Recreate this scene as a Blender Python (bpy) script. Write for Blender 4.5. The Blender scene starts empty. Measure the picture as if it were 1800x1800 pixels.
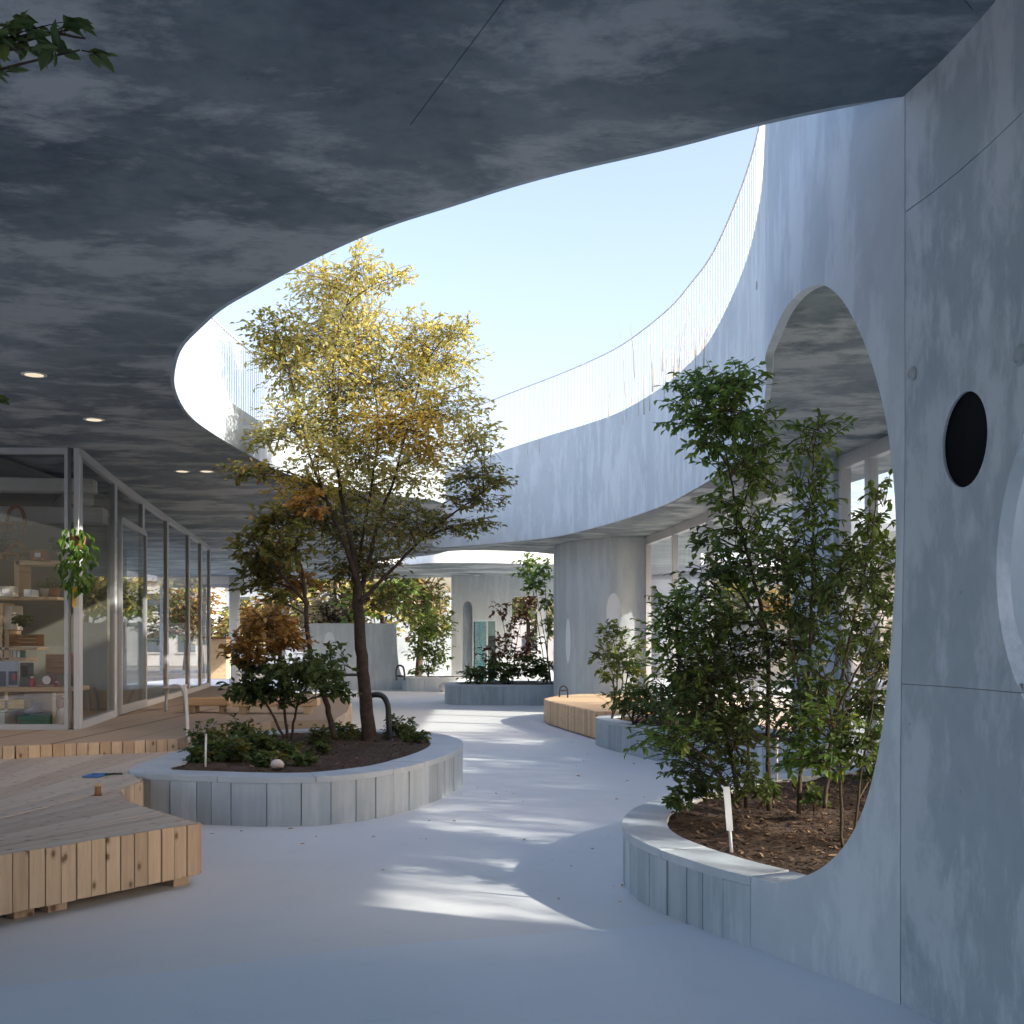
import bpy, math, random
import numpy as np
from mathutils import Vector, geometry, noise as mnoise

random.seed(11)
rng = np.random.default_rng(11)
sc = bpy.context.scene
col = sc.collection
R = math.radians

# ------------------------------------------------------------------ camera, sky, sun, exposure
EYE, FP, HY = 1.45, 2000.0, 1132.0            # eye height, focal length and horizon row of the 1800 px photograph
cam = bpy.data.cameras.new('camera')
cam.sensor_width = 36.0
cam.lens = 36.0 * FP / 1800.0
cam.shift_y = (HY - 900.0) / 1800.0
cam.clip_start, cam.clip_end = 0.05, 3000.0
cam_o = bpy.data.objects.new('camera', cam)
cam_o.location = (0, 0, EYE)
cam_o.rotation_euler = (R(90), 0, 0)
col.objects.link(cam_o)
sc.camera = cam_o

SUN_AZ, SUN_EL = R(114), R(25)                 # azimuth measured from straight ahead towards the right
world = bpy.data.worlds.new('World')
sc.world = world
world.use_nodes = True
wn = world.node_tree
wn.nodes.clear()
sky = wn.nodes.new('ShaderNodeTexSky')
sky.sky_type = 'NISHITA'
sky.sun_disc = False
sky.sun_elevation = SUN_EL
sky.sun_rotation = SUN_AZ
sky.altitude = 50
sky.air_density = 1.15
sky.dust_density = 4.6
sky.ozone_density = 0.6
wb = wn.nodes.new('ShaderNodeBackground')
wb.inputs['Strength'].default_value = 0.115
wo = wn.nodes.new('ShaderNodeOutputWorld')
tint = wn.nodes.new('ShaderNodeMix')
tint.data_type, tint.blend_type = 'RGBA', 'MULTIPLY'
tint.inputs[0].default_value = 1.0
tint.inputs[7].default_value = (1.02, .94, .99, 1)
wn.links.new(sky.outputs[0], tint.inputs[6])
wn.links.new(tint.outputs[2], wb.inputs['Color'])
wn.links.new(wb.outputs[0], wo.inputs['Surface'])

sun = bpy.data.lights.new('sun', 'SUN')
sun.energy = 2.0
sun.angle = R(0.8)
sun.color = (1.0, 0.93, 0.82)
sun_o = bpy.data.objects.new('sun', sun)
sd = Vector((math.sin(SUN_AZ) * math.cos(SUN_EL), math.cos(SUN_AZ) * math.cos(SUN_EL), math.sin(SUN_EL)))
sun_o.rotation_euler = sd.to_track_quat('Z', 'Y').to_euler()
sun_o.location = (6, 30, 30)
col.objects.link(sun_o)

vs = sc.view_settings
vs.view_transform = 'Standard'
vs.look = 'None'
vs.exposure = 1.98
vs.gamma = 1.0
vs.use_curve_mapping = False
sc.cycles.use_denoising = True
sc.cycles.max_bounces = 10
sc.cycles.diffuse_bounces = 6
sc.cycles.transparent_max_bounces = 16
sc.cycles.sample_clamp_indirect = 6.0
sc.cycles.caustics_reflective = False
sc.cycles.caustics_refractive = False

ZC = 3.65                                     # ceiling height

def P(x, y, z):                               # photograph pixel of a point at a known height -> place
    d = FP * (z - EYE) / (HY - y)
    return Vector(((x - 900.0) / FP * d, d, z))

def D(x, y, d):                               # photograph pixel of a point at a known distance -> place
    return Vector(((x - 900.0) / FP * d, d, EYE + (HY - y) / FP * d))

# ------------------------------------------------------------------ materials
class NT:
    def __init__(s, name):
        s.m = bpy.data.materials.new(name)
        s.m.use_nodes = True
        s.t = s.m.node_tree
        s.t.nodes.clear()
        s.out = s.n('ShaderNodeOutputMaterial')
    def n(s, typ, **kw):
        nd = s.t.nodes.new(typ)
        for k, v in kw.items():
            if k[0] == '_':
                setattr(nd, k[1:], v)
            else:
                nd.inputs[k.replace('__', ' ')].default_value = v
        return nd
    def l(s, a, b):
        s.t.links.new(a, b)
    def coords(s, scale=(1, 1, 1), rot=(0, 0, 0), kind='Object'):
        tc = s.n('ShaderNodeTexCoord')
        mp = s.n('ShaderNodeMapping')
        mp.inputs['Scale'].default_value = scale
        mp.inputs['Rotation'].default_value = rot
        s.l(tc.outputs[kind], mp.inputs['Vector'])
        return mp.outputs[0]
    def noise(s, vec, scale, detail=5, rough=.55, dist=0.0):
        nd = s.n('ShaderNodeTexNoise', Scale=scale, Detail=detail, Roughness=rough, Distortion=dist)
        s.l(vec, nd.inputs['Vector'])
        return nd.outputs['Fac']
    def ramp(s, fac, stops):
        r = s.n('ShaderNodeValToRGB')
        e = r.color_ramp.elements
        while len(e) > 1:
            e.remove(e[0])
        e[0].position, e[0].color = stops[0][0], c4(stops[0][1])
        for p, c in stops[1:]:
            q = e.new(p)
            q.color = c4(c)
        s.l(fac, r.inputs[0])
        return r.outputs[0]
    def mix(s, fac, a, b, mode='MIX'):
        nd = s.n('ShaderNodeMix', _data_type='RGBA', _blend_type=mode)
        for v, i in ((fac, 0), (a, 6), (b, 7)):
            if isinstance(v, (int, float)):
                nd.inputs[i].default_value = v
            elif isinstance(v, tuple):
                nd.inputs[i].default_value = c4(v)
            else:
                s.l(v, nd.inputs[i])
        return nd.outputs[2]
    def math(s, op, a, b=None):
        nd = s.n('ShaderNodeMath', _operation=op)
        for v, i in ((a, 0), (b, 1)):
            if v is None:
                continue
            if isinstance(v, (int, float)):
                nd.inputs[i].default_value = v
            else:
                s.l(v, nd.inputs[i])
        return nd.outputs[0]
    def bsdf(s, color, rough=.6, bump=None, bstr=.2, bdist=.01, spec=.4, metal=0.0):
        b = s.n('ShaderNodeBsdfPrincipled', Metallic=metal)
        b.inputs['Specular IOR Level'].default_value = spec
        for v, k in ((color, 'Base Color'), (rough, 'Roughness')):
            if isinstance(v, (int, float)):
                b.inputs[k].default_value = v
            elif isinstance(v, tuple):
                b.inputs[k].default_value = c4(v)
            else:
                s.l(v, b.inputs[k])
        if bump is not None:
            bp = s.n('ShaderNodeBump', Strength=bstr, Distance=bdist)
            s.l(bump, bp.inputs['Height'])
            s.l(bp.outputs[0], b.inputs['Normal'])
        s.l(b.outputs[0], s.out.inputs['Surface'])
        return b

def c4(c):
    if isinstance(c, (int, float)):
        return (c, c, c, 1)
    return (c[0], c[1], c[2], 1)

def concrete(name, base, dark, light, streak=(1, 1, 1), patch=.45, rough=.7, big=.55, stain=.5, bump=.25, tint=0.0, ps=1.7):
    t = NT(name)
    v = t.coords()
    vs_ = t.coords(scale=streak)
    n1 = t.noise(v, big, 7, .62, .25)
    n2 = t.noise(vs_, ps, 9, .68, .15)
    n3 = t.noise(v, 9.0, 6, .6)
    n4 = t.noise(vs_, 4.0, 7, .72, .2)
    c = t.mix(t.ramp(n1, [(.34, 0.0), (.66, 1.0)]), dark, base)
    c = t.mix(t.math('MULTIPLY', t.ramp(n2, [(.48, 0.0), (.57, 1.0)]), patch), c, light)
    c = t.mix(t.math('MULTIPLY', t.ramp(n4, [(.54, 0.0), (.72, 1.0)]), stain), c, dark)
    c = t.mix(t.math('MULTIPLY', t.ramp(n3, [(.3, 0.0), (.8, 1.0)]), .25), c, light)
    spots = t.n('ShaderNodeTexVoronoi', Scale=4.5)
    t.l(v, spots.inputs['Vector'])
    dots = t.ramp(spots.outputs['Distance'], [(.018, 1.0), (.03, 0.0)])
    c = t.mix(t.math('MULTIPLY', dots, .5), c, (dark[0] * .4, dark[1] * .4, dark[2] * .4))
    if tint:
        oi = t.n('ShaderNodeObjectInfo')
        c = t.mix(1.0, c, t.ramp(oi.outputs['Random'], [(0, 1 - tint), (.5, 1.0), (1, 1 + tint)]), 'MULTIPLY')
    hgt = t.math('ADD', t.math('MULTIPLY', n4, .7), t.math('MULTIPLY', n3, .4))
    t.bsdf(c, t.ramp(n2, [(.3, rough + .08), (.7, rough - .1)]), hgt, bump, .006)
    return t.m

M = {}
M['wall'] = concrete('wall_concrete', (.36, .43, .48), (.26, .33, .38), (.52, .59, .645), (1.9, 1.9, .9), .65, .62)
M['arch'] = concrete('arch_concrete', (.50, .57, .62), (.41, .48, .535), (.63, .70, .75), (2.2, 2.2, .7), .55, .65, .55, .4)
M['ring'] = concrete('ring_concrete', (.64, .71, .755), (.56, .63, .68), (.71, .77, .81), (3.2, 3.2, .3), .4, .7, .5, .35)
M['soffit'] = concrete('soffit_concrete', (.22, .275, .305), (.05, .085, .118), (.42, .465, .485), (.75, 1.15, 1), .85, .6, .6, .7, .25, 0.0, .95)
M['kerb'] = concrete('kerb_concrete', (.41, .485, .53), (.31, .38, .43), (.51, .58, .625), (4, 4, .5), .5, .7, 1.2, .4, .25, .13)
M['cap'] = concrete('cap_concrete', (.46, .53, .575), (.38, .445, .495), (.54, .60, .64), (2, 2, 2), .4, .6, 1.0, .3)
M['far'] = concrete('far_concrete', (.44, .50, .54), (.34, .40, .45), (.54, .60, .635), (2.2, 2.2, .35), .5, .7, .6, .45)

def floor_mat(name, a, b):
    t = NT(name)
    v = t.coords()
    n1 = t.noise(v, .45, 5, .55, .4)
    n2 = t.noise(v, 3.0, 6, .6)
    n3 = t.noise(v, 60.0, 3, .6)
    c = t.mix(t.ramp(n1, [(.3, 0.0), (.7, 1.0)]), a, b)
    c = t.mix(t.math('MULTIPLY', t.ramp(n2, [(.55, 0.0), (.75, 1.0)]), .18), c, (b[0] * .8, b[1] * .8, b[2] * .8))
    sc2 = t.noise(t.coords(scale=(1.0, .35, 1)), 5.0, 8, .75, .6)
    c = t.mix(t.math('MULTIPLY', t.ramp(sc2, [(.60, 0.0), (.74, 1.0)]), .22), c, (b[0] * .66, b[1] * .64, b[2] * .62))
    sp_ = t.noise(v, 150.0, 2, .5)
    c = t.mix(t.math('MULTIPLY', t.ramp(sp_, [(.66, 0.0), (.72, 1.0)]), .35), c, (b[0] * .55, b[1] * .53, b[2] * .5))
    t.bsdf(c, t.ramp(n2, [(.3, .50), (.7, .62)]), t.math('ADD', n3, t.math('MULTIPLY', n2, 2.0)), .12, .003, .35)
    return t.m

M['floor'] = floor_mat('floor_resin', (.70, .73, .735), (.66, .695, .705))
M['floor_blue'] = floor_mat('floor_resin_blue', (.67, .745, .80), (.65, .725, .78))

def wood(name, a, b, knot=(.10, .045, .02), axis='Z', rough=.55, dust=.0):
    t = NT(name)
    sc_ = {'X': (.6, 9, 9), 'Y': (9, .6, 9), 'Z': (9, 9, .6)}[axis]
    oi = t.n('ShaderNodeObjectInfo')
    tc = t.n('ShaderNodeTexCoord')
    add = t.n('ShaderNodeVectorMath', _operation='MULTIPLY_ADD')
    t.l(oi.outputs['Random'], add.inputs[0])
    add.inputs[1].default_value = (37.0, 53.0, 71.0)
    t.l(tc.outputs['Object'], add.inputs[2])
    mp = t.n('ShaderNodeMapping')
    mp.inputs['Scale'].default_value = sc_
    t.l(add.outputs[0], mp.inputs['Vector'])
    g = t.noise(mp.outputs[0], 3.0, 6, .65, .5)
    f = t.noise(mp.outputs[0], 14.0, 3, .6)
    c = t.mix(t.ramp(g, [(.3, 0.0), (.7, 1.0)]), a, b)
    tint = t.ramp(oi.outputs['Random'], [(0, (.74, .68, .62)), (.35, (1.0, .97, .94)), (.7, (1.16, 1.14, 1.08)), (1, (.84, .76, .66))])
    c = t.mix(1.0, c, tint, 'MULTIPLY')
    c = t.mix(t.math('MULTIPLY', t.ramp(f, [(.5, 0.0), (.75, 1.0)]), .25), c, (a[0] * .5, a[1] * .45, a[2] * .4))
    vk = t.n('ShaderNodeTexVoronoi', _voronoi_dimensions='2D', Scale=7.0)
    sep = t.n('ShaderNodeSeparateXYZ')
    t.l(add.outputs[0], sep.inputs[0])
    cmb = t.n('ShaderNodeCombineXYZ')
    ia, ib = {'X': ('Z', 'X'), 'Y': ('X', 'Y'), 'Z': ('X', 'Z')}[axis]
    t.l(sep.outputs[ia], cmb.inputs[0])
    t.l(t.math('MULTIPLY', sep.outputs[ib], .6), cmb.inputs[1])
    t.l(cmb.outputs[0], vk.inputs['Vector'])
    k = t.ramp(vk.outputs['Distance'], [(.05, 1.0), (.09, .35), (.16, 0.0)])
    kn = t.n('ShaderNodeTexWhiteNoise', _noise_dimensions='3D')
    t.l(vk.outputs['Position'], kn.inputs['Vector'])
    k = t.math('MULTIPLY', k, t.math('GREATER_THAN', kn.outputs['Value'], .12))
    c = t.mix(t.math('MULTIPLY', k, .85), c, knot)
    if dust:
        c = t.mix(t.math('MULTIPLY', t.noise(tc.outputs['Object'], 1.2, 4), dust), c, (.55, .52, .5))
    t.bsdf(c, rough, t.math('ADD', g, f), .15, .004, .3)
    return t.m

M['pine'] = wood('pine_riser_wood', (.42, .335, .24), (.54, .455, .345))
M['pine_top'] = wood('pine_deck_wood', (.46, .40, .32), (.56, .50, .42), axis='Y', dust=.5)
M['pine_x'] = wood('pine_long_wood', (.50, .34, .19), (.60, .43, .26), axis='X')
M['deck_far'] = wood('deck_boards_far', (.45, .36, .265), (.53, .445, .345), axis='X')
M['birch'] = wood('birch_plywood', (.62, .46, .29), (.70, .54, .36), axis='X', knot=(.45, .3, .17))
M['walnut'] = wood('brown_wood', (.24, .12, .05), (.33, .18, .08), axis='X')

def plain(name, c, rough=.5, metal=0.0, spec=.4, var=.12, scale=7.0, bump=.05):
    t = NT(name)
    v = t.coords()
    n = t.noise(v, scale, 5, .6)
    cc = t.mix(t.ramp(n, [(.3, 0.0), (.7, 1.0)]), c, (c[0] * (1 - var), c[1] * (1 - var), c[2] * (1 - var)))
    t.bsdf(cc, rough, n, bump, .003, spec, metal)
    return t.m

M['alu'] = plain('white_aluminium', (.50, .52, .54), .4, 0, .5, .06)
M['alu_grey'] = plain('grey_aluminium', (.42, .44, .46), .4, .3, .5, .08)
M['rail'] = plain('railing_steel', (.62, .63, .65), .4, .2, .5, .1)
M['black'] = plain('black_steel', (.03, .032, .036), .4, .2, .5, .2)
M['dark'] = plain('dark_recess', (.0015, .0025, .0035), .6, 0, .03, .2)
M['white'] = plain('white_paint', (.75, .74, .72), .5, 0, .4, .06)
M['plaster'] = plain('room_plaster', (.27, .255, .215), .7, 0, .3, .08, 2.0)
M['roomdark'] = plain('room_ceiling_paint', (.22, .22, .21), .7, 0, .3, .1)
M['duct'] = plain('duct_paint', (.50, .49, .46), .5, 0, .4, .1)
M['cream'] = plain('cream_plaster', (.68, .62, .53), .7, 0, .3, .08, 2.0)
M['curtain'] = plain('beige_curtain', (.66, .61, .54), .85, 0, .2, .1, 3.0)
M['red'] = plain('red_plastic', (.42, .03, .06), .35)
M['magenta'] = plain('dark_magenta_plastic', (.18, .02, .08), .35)
M['green'] = plain('green_plastic', (.06, .20, .13), .4)
M['yellow'] = plain('yellow_plastic', (.65, .42, .05), .4)
M['blue'] = plain('blue_plastic', (.08, .20, .45), .4)
M['paleblue'] = plain('pale_blue_card', (.45, .52, .66), .6)
M['navy'] = plain('navy_card', (.05, .07, .14), .6)
M['stone'] = plain('white_stone', (.62, .57, .53), .8, 0, .3, .25, 12.0, .4)
M['label'] = plain('white_label', (.8, .78, .82), .5)
M['groove'] = plain('joint_shadow_gap', (.22, .235, .26), .8)
M['bark'] = plain('bark_brown', (.075, .055, .042), .8, 0, .2, .5, 22.0, .6)
M['bark_grey'] = plain('bark_grey', (.085, .068, .05), .8, 0, .2, .45, 25.0, .6)
M['house_a'] = plain('house_pale_blue', (.30, .36, .44), .8)
M['house_b'] = plain('house_white', (.42, .43, .44), .8)
M['house_c'] = plain('house_tan', (.34, .30, .26), .8)
M['roof_dark'] = plain('house_roof_grey', (.16, .17, .20), .7)
M['window_dark'] = plain('house_window', (.06, .08, .10), .15, 0, .6)
M['tarmac'] = plain('outer_ground', (.20, .19, .175), .9, 0, .3, .3, .6)

def soil_mat():
    t = NT('soil')
    v = t.coords()
    n1 = t.noise(v, 3.0, 6, .65)
    n2 = t.noise(v, 28.0, 6, .7)
    c = t.ramp(n2, [(.25, (.022, .015, .011)), (.5, (.075, .052, .038)), (.72, (.17, .12, .085)), (.9, (.27, .2, .14))])
    c = t.mix(t.math('MULTIPLY', t.ramp(n1, [(.4, 0.0), (.7, 1.0)]), .5), c, (.12, .10, .085))
    t.bsdf(c, .95, n2, .9, .03, .15)
    return t.m
M['soil'] = soil_mat()

def chip_mat():
    t = NT('mulch_chips')
    g = t.n('ShaderNodeNewGeometry')
    c = t.ramp(g.outputs['Random Per Island'], [(0, (.03, .02, .014)), (.5, (.075, .05, .034)), (.85, (.15, .10, .065)), (1, (.30, .21, .13))])
    t.bsdf(c, .9, None, spec=.15)
    return t.m
M['chips'] = chip_mat()

def leaf_mat(name, stops, trans=.45, rough=.5):
    t = NT(name)
    g = t.n('ShaderNodeNewGeometry')
    c = t.ramp(g.outputs['Random Per Island'], stops)
    v = t.coords()
    n = t.noise(v, 2.2, 3, .5)
    c = t.mix(t.math('MULTIPLY', t.ramp(n, [(.35, 0.0), (.65, 1.0)]), .45), c, stops[0][1])
    b = t.n('ShaderNodeBsdfPrincipled', Roughness=rough)
    b.inputs['Specular IOR Level'].default_value = .35
    t.l(c, b.inputs['Base Color'])
    tr = t.n('ShaderNodeBsdfTranslucent')
    c2 = t.mix(1.0, c, (1.35, 1.3, .7), 'MULTIPLY')
    t.l(c2, tr.inputs['Color'])
    mx = t.n('ShaderNodeMixShader', Fac=trans)
    t.l(b.outputs[0], mx.inputs[1])
    t.l(tr.outputs[0], mx.inputs[2])
    t.l(mx.outputs[0], t.out.inputs['Surface'])
    return t.m

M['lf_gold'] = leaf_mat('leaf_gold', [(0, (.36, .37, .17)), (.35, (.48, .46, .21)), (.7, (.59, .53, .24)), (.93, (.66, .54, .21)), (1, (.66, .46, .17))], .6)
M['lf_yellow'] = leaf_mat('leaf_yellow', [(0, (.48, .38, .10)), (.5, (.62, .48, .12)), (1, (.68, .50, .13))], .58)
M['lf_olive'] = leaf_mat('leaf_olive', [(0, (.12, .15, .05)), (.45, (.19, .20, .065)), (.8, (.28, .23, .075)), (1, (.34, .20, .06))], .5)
M['lf_orange'] = leaf_mat('leaf_orange', [(0, (.24, .15, .06)), (.5, (.42, .23, .08)), (.85, (.52, .32, .10)), (1, (.34, .28, .09))], .5)
M['lf_green'] = leaf_mat('leaf_green', [(0, (.09, .16, .045)), (.5, (.145, .235, .065)), (.85, (.21, .31, .085)), (1, (.34, .39, .11))], .5, .4)
M['lf_dark'] = leaf_mat('leaf_dark_green', [(0, (.065, .11, .042)), (.6, (.11, .165, .06)), (1, (.18, .23, .085))], .45, .4)
M['lf_light'] = leaf_mat('leaf_light_green', [(0, (.10, .15, .05)), (.6, (.18, .22, .07)), (1, (.30, .27, .09))], .45)
M['lf_red'] = leaf_mat('leaf_rust', [(0, (.12, .05, .03)), (.6, (.22, .08, .04)), (1, (.20, .15, .06))], .35)
M['lf_pale'] = leaf_mat('leaf_grey_tan', [(0, (.22, .19, .12)), (.6, (.34, .29, .2)), (1, (.42, .36, .26))], .3)
M['lf_vivid'] = leaf_mat('leaf_vivid_green', [(0, (.05, .11, .02)), (.6, (.09, .18, .03)), (1, (.17, .26, .05))], .35, .35)
M['reed'] = leaf_mat('dry_reed', [(0, (.26, .22, .16)), (.6, (.38, .33, .25)), (1, (.46, .41, .33))], .3)

def glass_mat(name, tint=(.95, .97, .96), refl=.6, base=.03):
    t = NT(name)
    fr = t.n('ShaderNodeFresnel', IOR=1.5)
    tr = t.n('ShaderNodeBsdfTransparent')
    tr.inputs['Color'].default_value = c4(tint)
    gl = t.n('ShaderNodeBsdfGlossy', Roughness=.01)
    gl.inputs['Color'].default_value = c4((.95, .97, 1.0))
    mx = t.n('ShaderNodeMixShader')
    f = t.math('ADD', t.math('MULTIPLY', fr.outputs[0], refl), base)
    f.node.use_clamp = True
    t.l(f, mx.inputs[0])
    t.l(tr.outputs[0], mx.inputs[1])
    t.l(gl.outputs[0], mx.inputs[2])
    t.l(mx.outputs[0], t.out.inputs['Surface'])
    return t.m
M['glass'] = glass_mat('window_glass')
M['glass_green'] = glass_mat('green_tinted_glass', (.35, .47, .47), 1.0, .08)
M['glass_frost_or_sun_patch'] = plain('frosted_pane_or_sun_patch', (.70, .76, .80), .3, 0, .5, .04)  # also colours the painted oval sun patch on the pillar wall

def lamp_mat():
    t = NT('downlight_lens')
    e = t.n('ShaderNodeEmission', Strength=.24)
    e.inputs['Color'].default_value = c4((1.0, .86, .62))
    t.l(e.outputs[0], t.out.inputs['Surface'])
    return t.m
M['lens'] = lamp_mat()

# ------------------------------------------------------------------ builders
def empty(name, label, cat, loc=(0, 0, 0), group=None):
    o = bpy.data.objects.new(name, None)
    o.empty_display_size = .2
    col.objects.link(o)
    o.location = loc
    tag(o, label, cat, group)
    return o

def tag(o, label=None, cat=None, group=None, kind=None):
    for k, v in (('label', label), ('category', cat), ('group', group), ('kind', kind)):
        if v:
            o[k] = v
    return o

def wloc(o):
    v = Vector((0, 0, 0))
    while o is not None:
        v = v + o.location
        o = o.parent
    return v

def mesh_obj(name, verts, faces, mat, parent=None, smooth=False, origin=None):
    """verts are world places; the mesh is stored relative to its parent (or to origin)."""
    base = Vector(origin) if origin is not None else Vector((0, 0, 0))
    if parent is not None:
        base = wloc(parent)
    me = bpy.data.meshes.new(name)
    a = np.asarray([tuple(v) for v in verts], dtype=np.float64) - np.array(base)
    me.from_pydata(a.tolist(), [], faces)
    if mat is not None:
        me.materials.append(mat)
    if smooth:
        me.polygons.foreach_set('use_smooth', [True] * len(me.polygons))
    me.update()
    o = bpy.data.objects.new(name, me)
    col.objects.link(o)
    if parent is not None:
        o.parent = parent
    else:
        o.location = base
    return o

class MB:
    """collects shapes for one mesh"""
    def __init__(s):
        s.v, s.f = [], []
    def add(s, verts, faces):
        n = len(s.v)
        s.v += [tuple(v) for v in verts]
        s.f += [tuple(i + n for i in f) for f in faces]
        return s
    def box(s, c, size, rz=0.0, bev=0.0):
        x, y, z = size[0] / 2, size[1] / 2, size[2] / 2
        ca, sa = math.cos(rz), math.sin(rz)
        if bev <= 0:
            pts = [(-x, -y, -z), (x, -y, -z), (x, y, -z), (-x, y, -z), (-x, -y, z), (x, -y, z), (x, y, z), (-x, y, z)]
            fs = [(0, 3, 2, 1), (4, 5, 6, 7), (0, 1, 5, 4), (1, 2, 6, 5), (2, 3, 7, 6), (3, 0, 4, 7)]
        else:
            b = min(bev, x * .9, y * .9, z * .9)
            pts, fs = [], []
            for zz, k in ((-z, b), (-z + b, 0), (z - b, 0), (z, b)):
                for (px, py) in ((-x + k, -y + k), (x - k, -y + k), (x - k, y - k), (-x + k, y - k)):
                    pts.append((px, py, zz))
            fs.append((3, 2, 1, 0))
            fs.append((12, 13, 14, 15))
            for r in range(3):
                for i in range(4):
                    j = (i + 1) % 4
                    fs.append((r * 4 + i, r * 4 + j, r * 4 + 4 + j, r * 4 + 4 + i))
        return s.add([(c[0] + px * ca - py * sa, c[1] + px * sa + py * ca, c[2] + pz) for px, py, pz in pts], fs)
    def tube(s, pts, rad, sides=6, cap=True):
        pts = [Vector(p) for p in pts]
        if isinstance(rad, (int, float)):
            rad = [rad] * len(pts)
        n0 = len(s.v)
        prev = None
        for i, p in enumerate(pts):
            t = (pts[min(i + 1, len(pts) - 1)] - pts[max(i - 1, 0)])
            if t.length < 1e-9:
                t = Vector((0, 0, 1))
            t.normalize()
            if prev is None:
                a = Vector((1, 0, 0)) if abs(t.x) < .8 else Vector((0, 1, 0))
                u = t.cross(a).normalized()
            else:
                u = (prev - t * prev.dot(t))
                u = u.normalized() if u.length > 1e-6 else t.orthogonal().normalized()
            prev = u
            w = t.cross(u)
            for k in range(sides):
                an = 2 * math.pi * k / sides
                s.v.append(tuple(p + (u * math.cos(an) + w * math.sin(an)) * rad[i]))
        for i in range(len(pts) - 1):
            for k in range(sides):
                j = (k + 1) % sides
                s.f.append((n0 + i * sides + k, n0 + i * sides + j, n0 + (i + 1) * sides + j, n0 + (i + 1) * sides + k))
        if cap:
            s.f.append(tuple(n0 + k for k in reversed(range(sides))))
            m = n0 + (len(pts) - 1) * sides
            s.f.append(tuple(m + k for k in range(sides)))
        return s
    def lathe(s, c, prof, sides=20):
        n0 = len(s.v)
        for r, z in prof:
            for k in range(sides):
                an = 2 * math.pi * k / sides
                s.v.append((c[0] + r * math.cos(an), c[1] + r * math.sin(an), c[2] + z))
        for i in range(len(prof) - 1):
            for k in range(sides):
                j = (k + 1) % sides
                s.f.append((n0 + i * sides + k, n0 + i * sides + j, n0 + (i + 1) * sides + j, n0 + (i + 1) * sides + k))
        s.f.append(tuple(n0 + k for k in reversed(range(sides))))
        m = n0 + (len(prof) - 1) * sides
        s.f.append(tuple(m + k for k in range(sides)))
        return s
    def prism(s, poly, z0, z1):
        n = len(poly)
        a = sum(poly[i][0] * poly[(i + 1) % n][1] - poly[(i + 1) % n][0] * poly[i][1] for i in range(n))
        if a < 0:
            poly = poly[::-1]
        vs_ = [(p[0], p[1], z0) for p in poly] + [(p[0], p[1], z1) for p in poly]
        fs = [tuple(reversed(range(n))), tuple(range(n, 2 * n))]
        for i in range(n):
            j = (i + 1) % n
            fs.append((i, j, n + j, n + i))
        return s.add(vs_, fs)
    def build(s, name, mat, parent=None, smooth=False, origin=None):
        return mesh_obj(name, s.v, s.f, mat, parent, smooth, origin)

def one(name, mb, mat, label, cat, group=None, origin=None, smooth=False):
    if origin is None:
        a = np.array(mb.v)
        origin = ((a[:, 0].min() + a[:, 0].max()) / 2, (a[:, 1].min() + a[:, 1].max()) / 2, a[:, 2].min())
    o = mb.build(name, mat, None, smooth, origin)
    return tag(o, label, cat, group)

def catmull(pts, n=10, closed=False):
    pts = [np.array(p, dtype=float) for p in pts]
    out = []
    m = len(pts)
    rngi = range(m if closed else m - 1)
    for i in rngi:
        if closed:
            p0, p1, p2, p3 = pts[(i - 1) % m], pts[i], pts[(i + 1) % m], pts[(i + 2) % m]
        else:
            p0, p1, p2, p3 = pts[max(i - 1, 0)], pts[i], pts[i + 1], pts[min(i + 2, m - 1)]
        # centripetal
        def tj(ti, a, b):
            return ti + max(np.linalg.norm(b - a), 1e-6) ** .5
        t0 = 0.0
        t1 = tj(t0, p0, p1) if np.linalg.norm(p1 - p0) > 1e-9 else t0 + 1e-3
        t2 = tj(t1, p1, p2)
        t3 = tj(t2, p2, p3) if np.linalg.norm(p3 - p2) > 1e-9 else t2 + 1e-3
        if np.linalg.norm(p1 - p0) < 1e-9:
            p0 = p1 - (p2 - p1) * 1e-3
        if np.linalg.norm(p3 - p2) < 1e-9:
            p3 = p2 + (p2 - p1) * 1e-3
        for k in range(n):
            t = t1 + (t2 - t1) * k / n
            a1 = (t1 - t) / (t1 - t0) * p0 + (t - t0) / (t1 - t0) * p1
            a2 = (t2 - t) / (t2 - t1) * p1 + (t - t1) / (t2 - t1) * p2
            a3 = (t3 - t) / (t3 - t2) * p2 + (t - t2) / (t3 - t2) * p3
            b1 = (t2 - t) / (t2 - t0) * a1 + (t - t0) / (t2 - t0) * a2
            b2 = (t3 - t) / (t3 - t1) * a2 + (t - t1) / (t3 - t1) * a3
            out.append((t2 - t) / (t2 - t1) * b1 + (t - t1) / (t2 - t1) * b2)
    if not closed:
        out.append(pts[-1])
    return out

def resample(pts, step, closed=False):
    pts = [np.array(p, dtype=float) for p in pts]
    if closed:
        pts = pts + [pts[0]]
    seg = [np.linalg.norm((b - a)[:2]) for a, b in zip(pts, pts[1:])]
    L = sum(seg)
    n = max(2, int(round(L / step)))
    out = []
    cum = np.concatenate([[0], np.cumsum(seg)])
    A = np.array(pts)
    for i in range(n if closed else n + 1):
        t = L * i / n
        out.append(np.array([np.interp(t, cum, A[:, k]) for k in range(A.shape[1])]))
    return out, L

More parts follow.
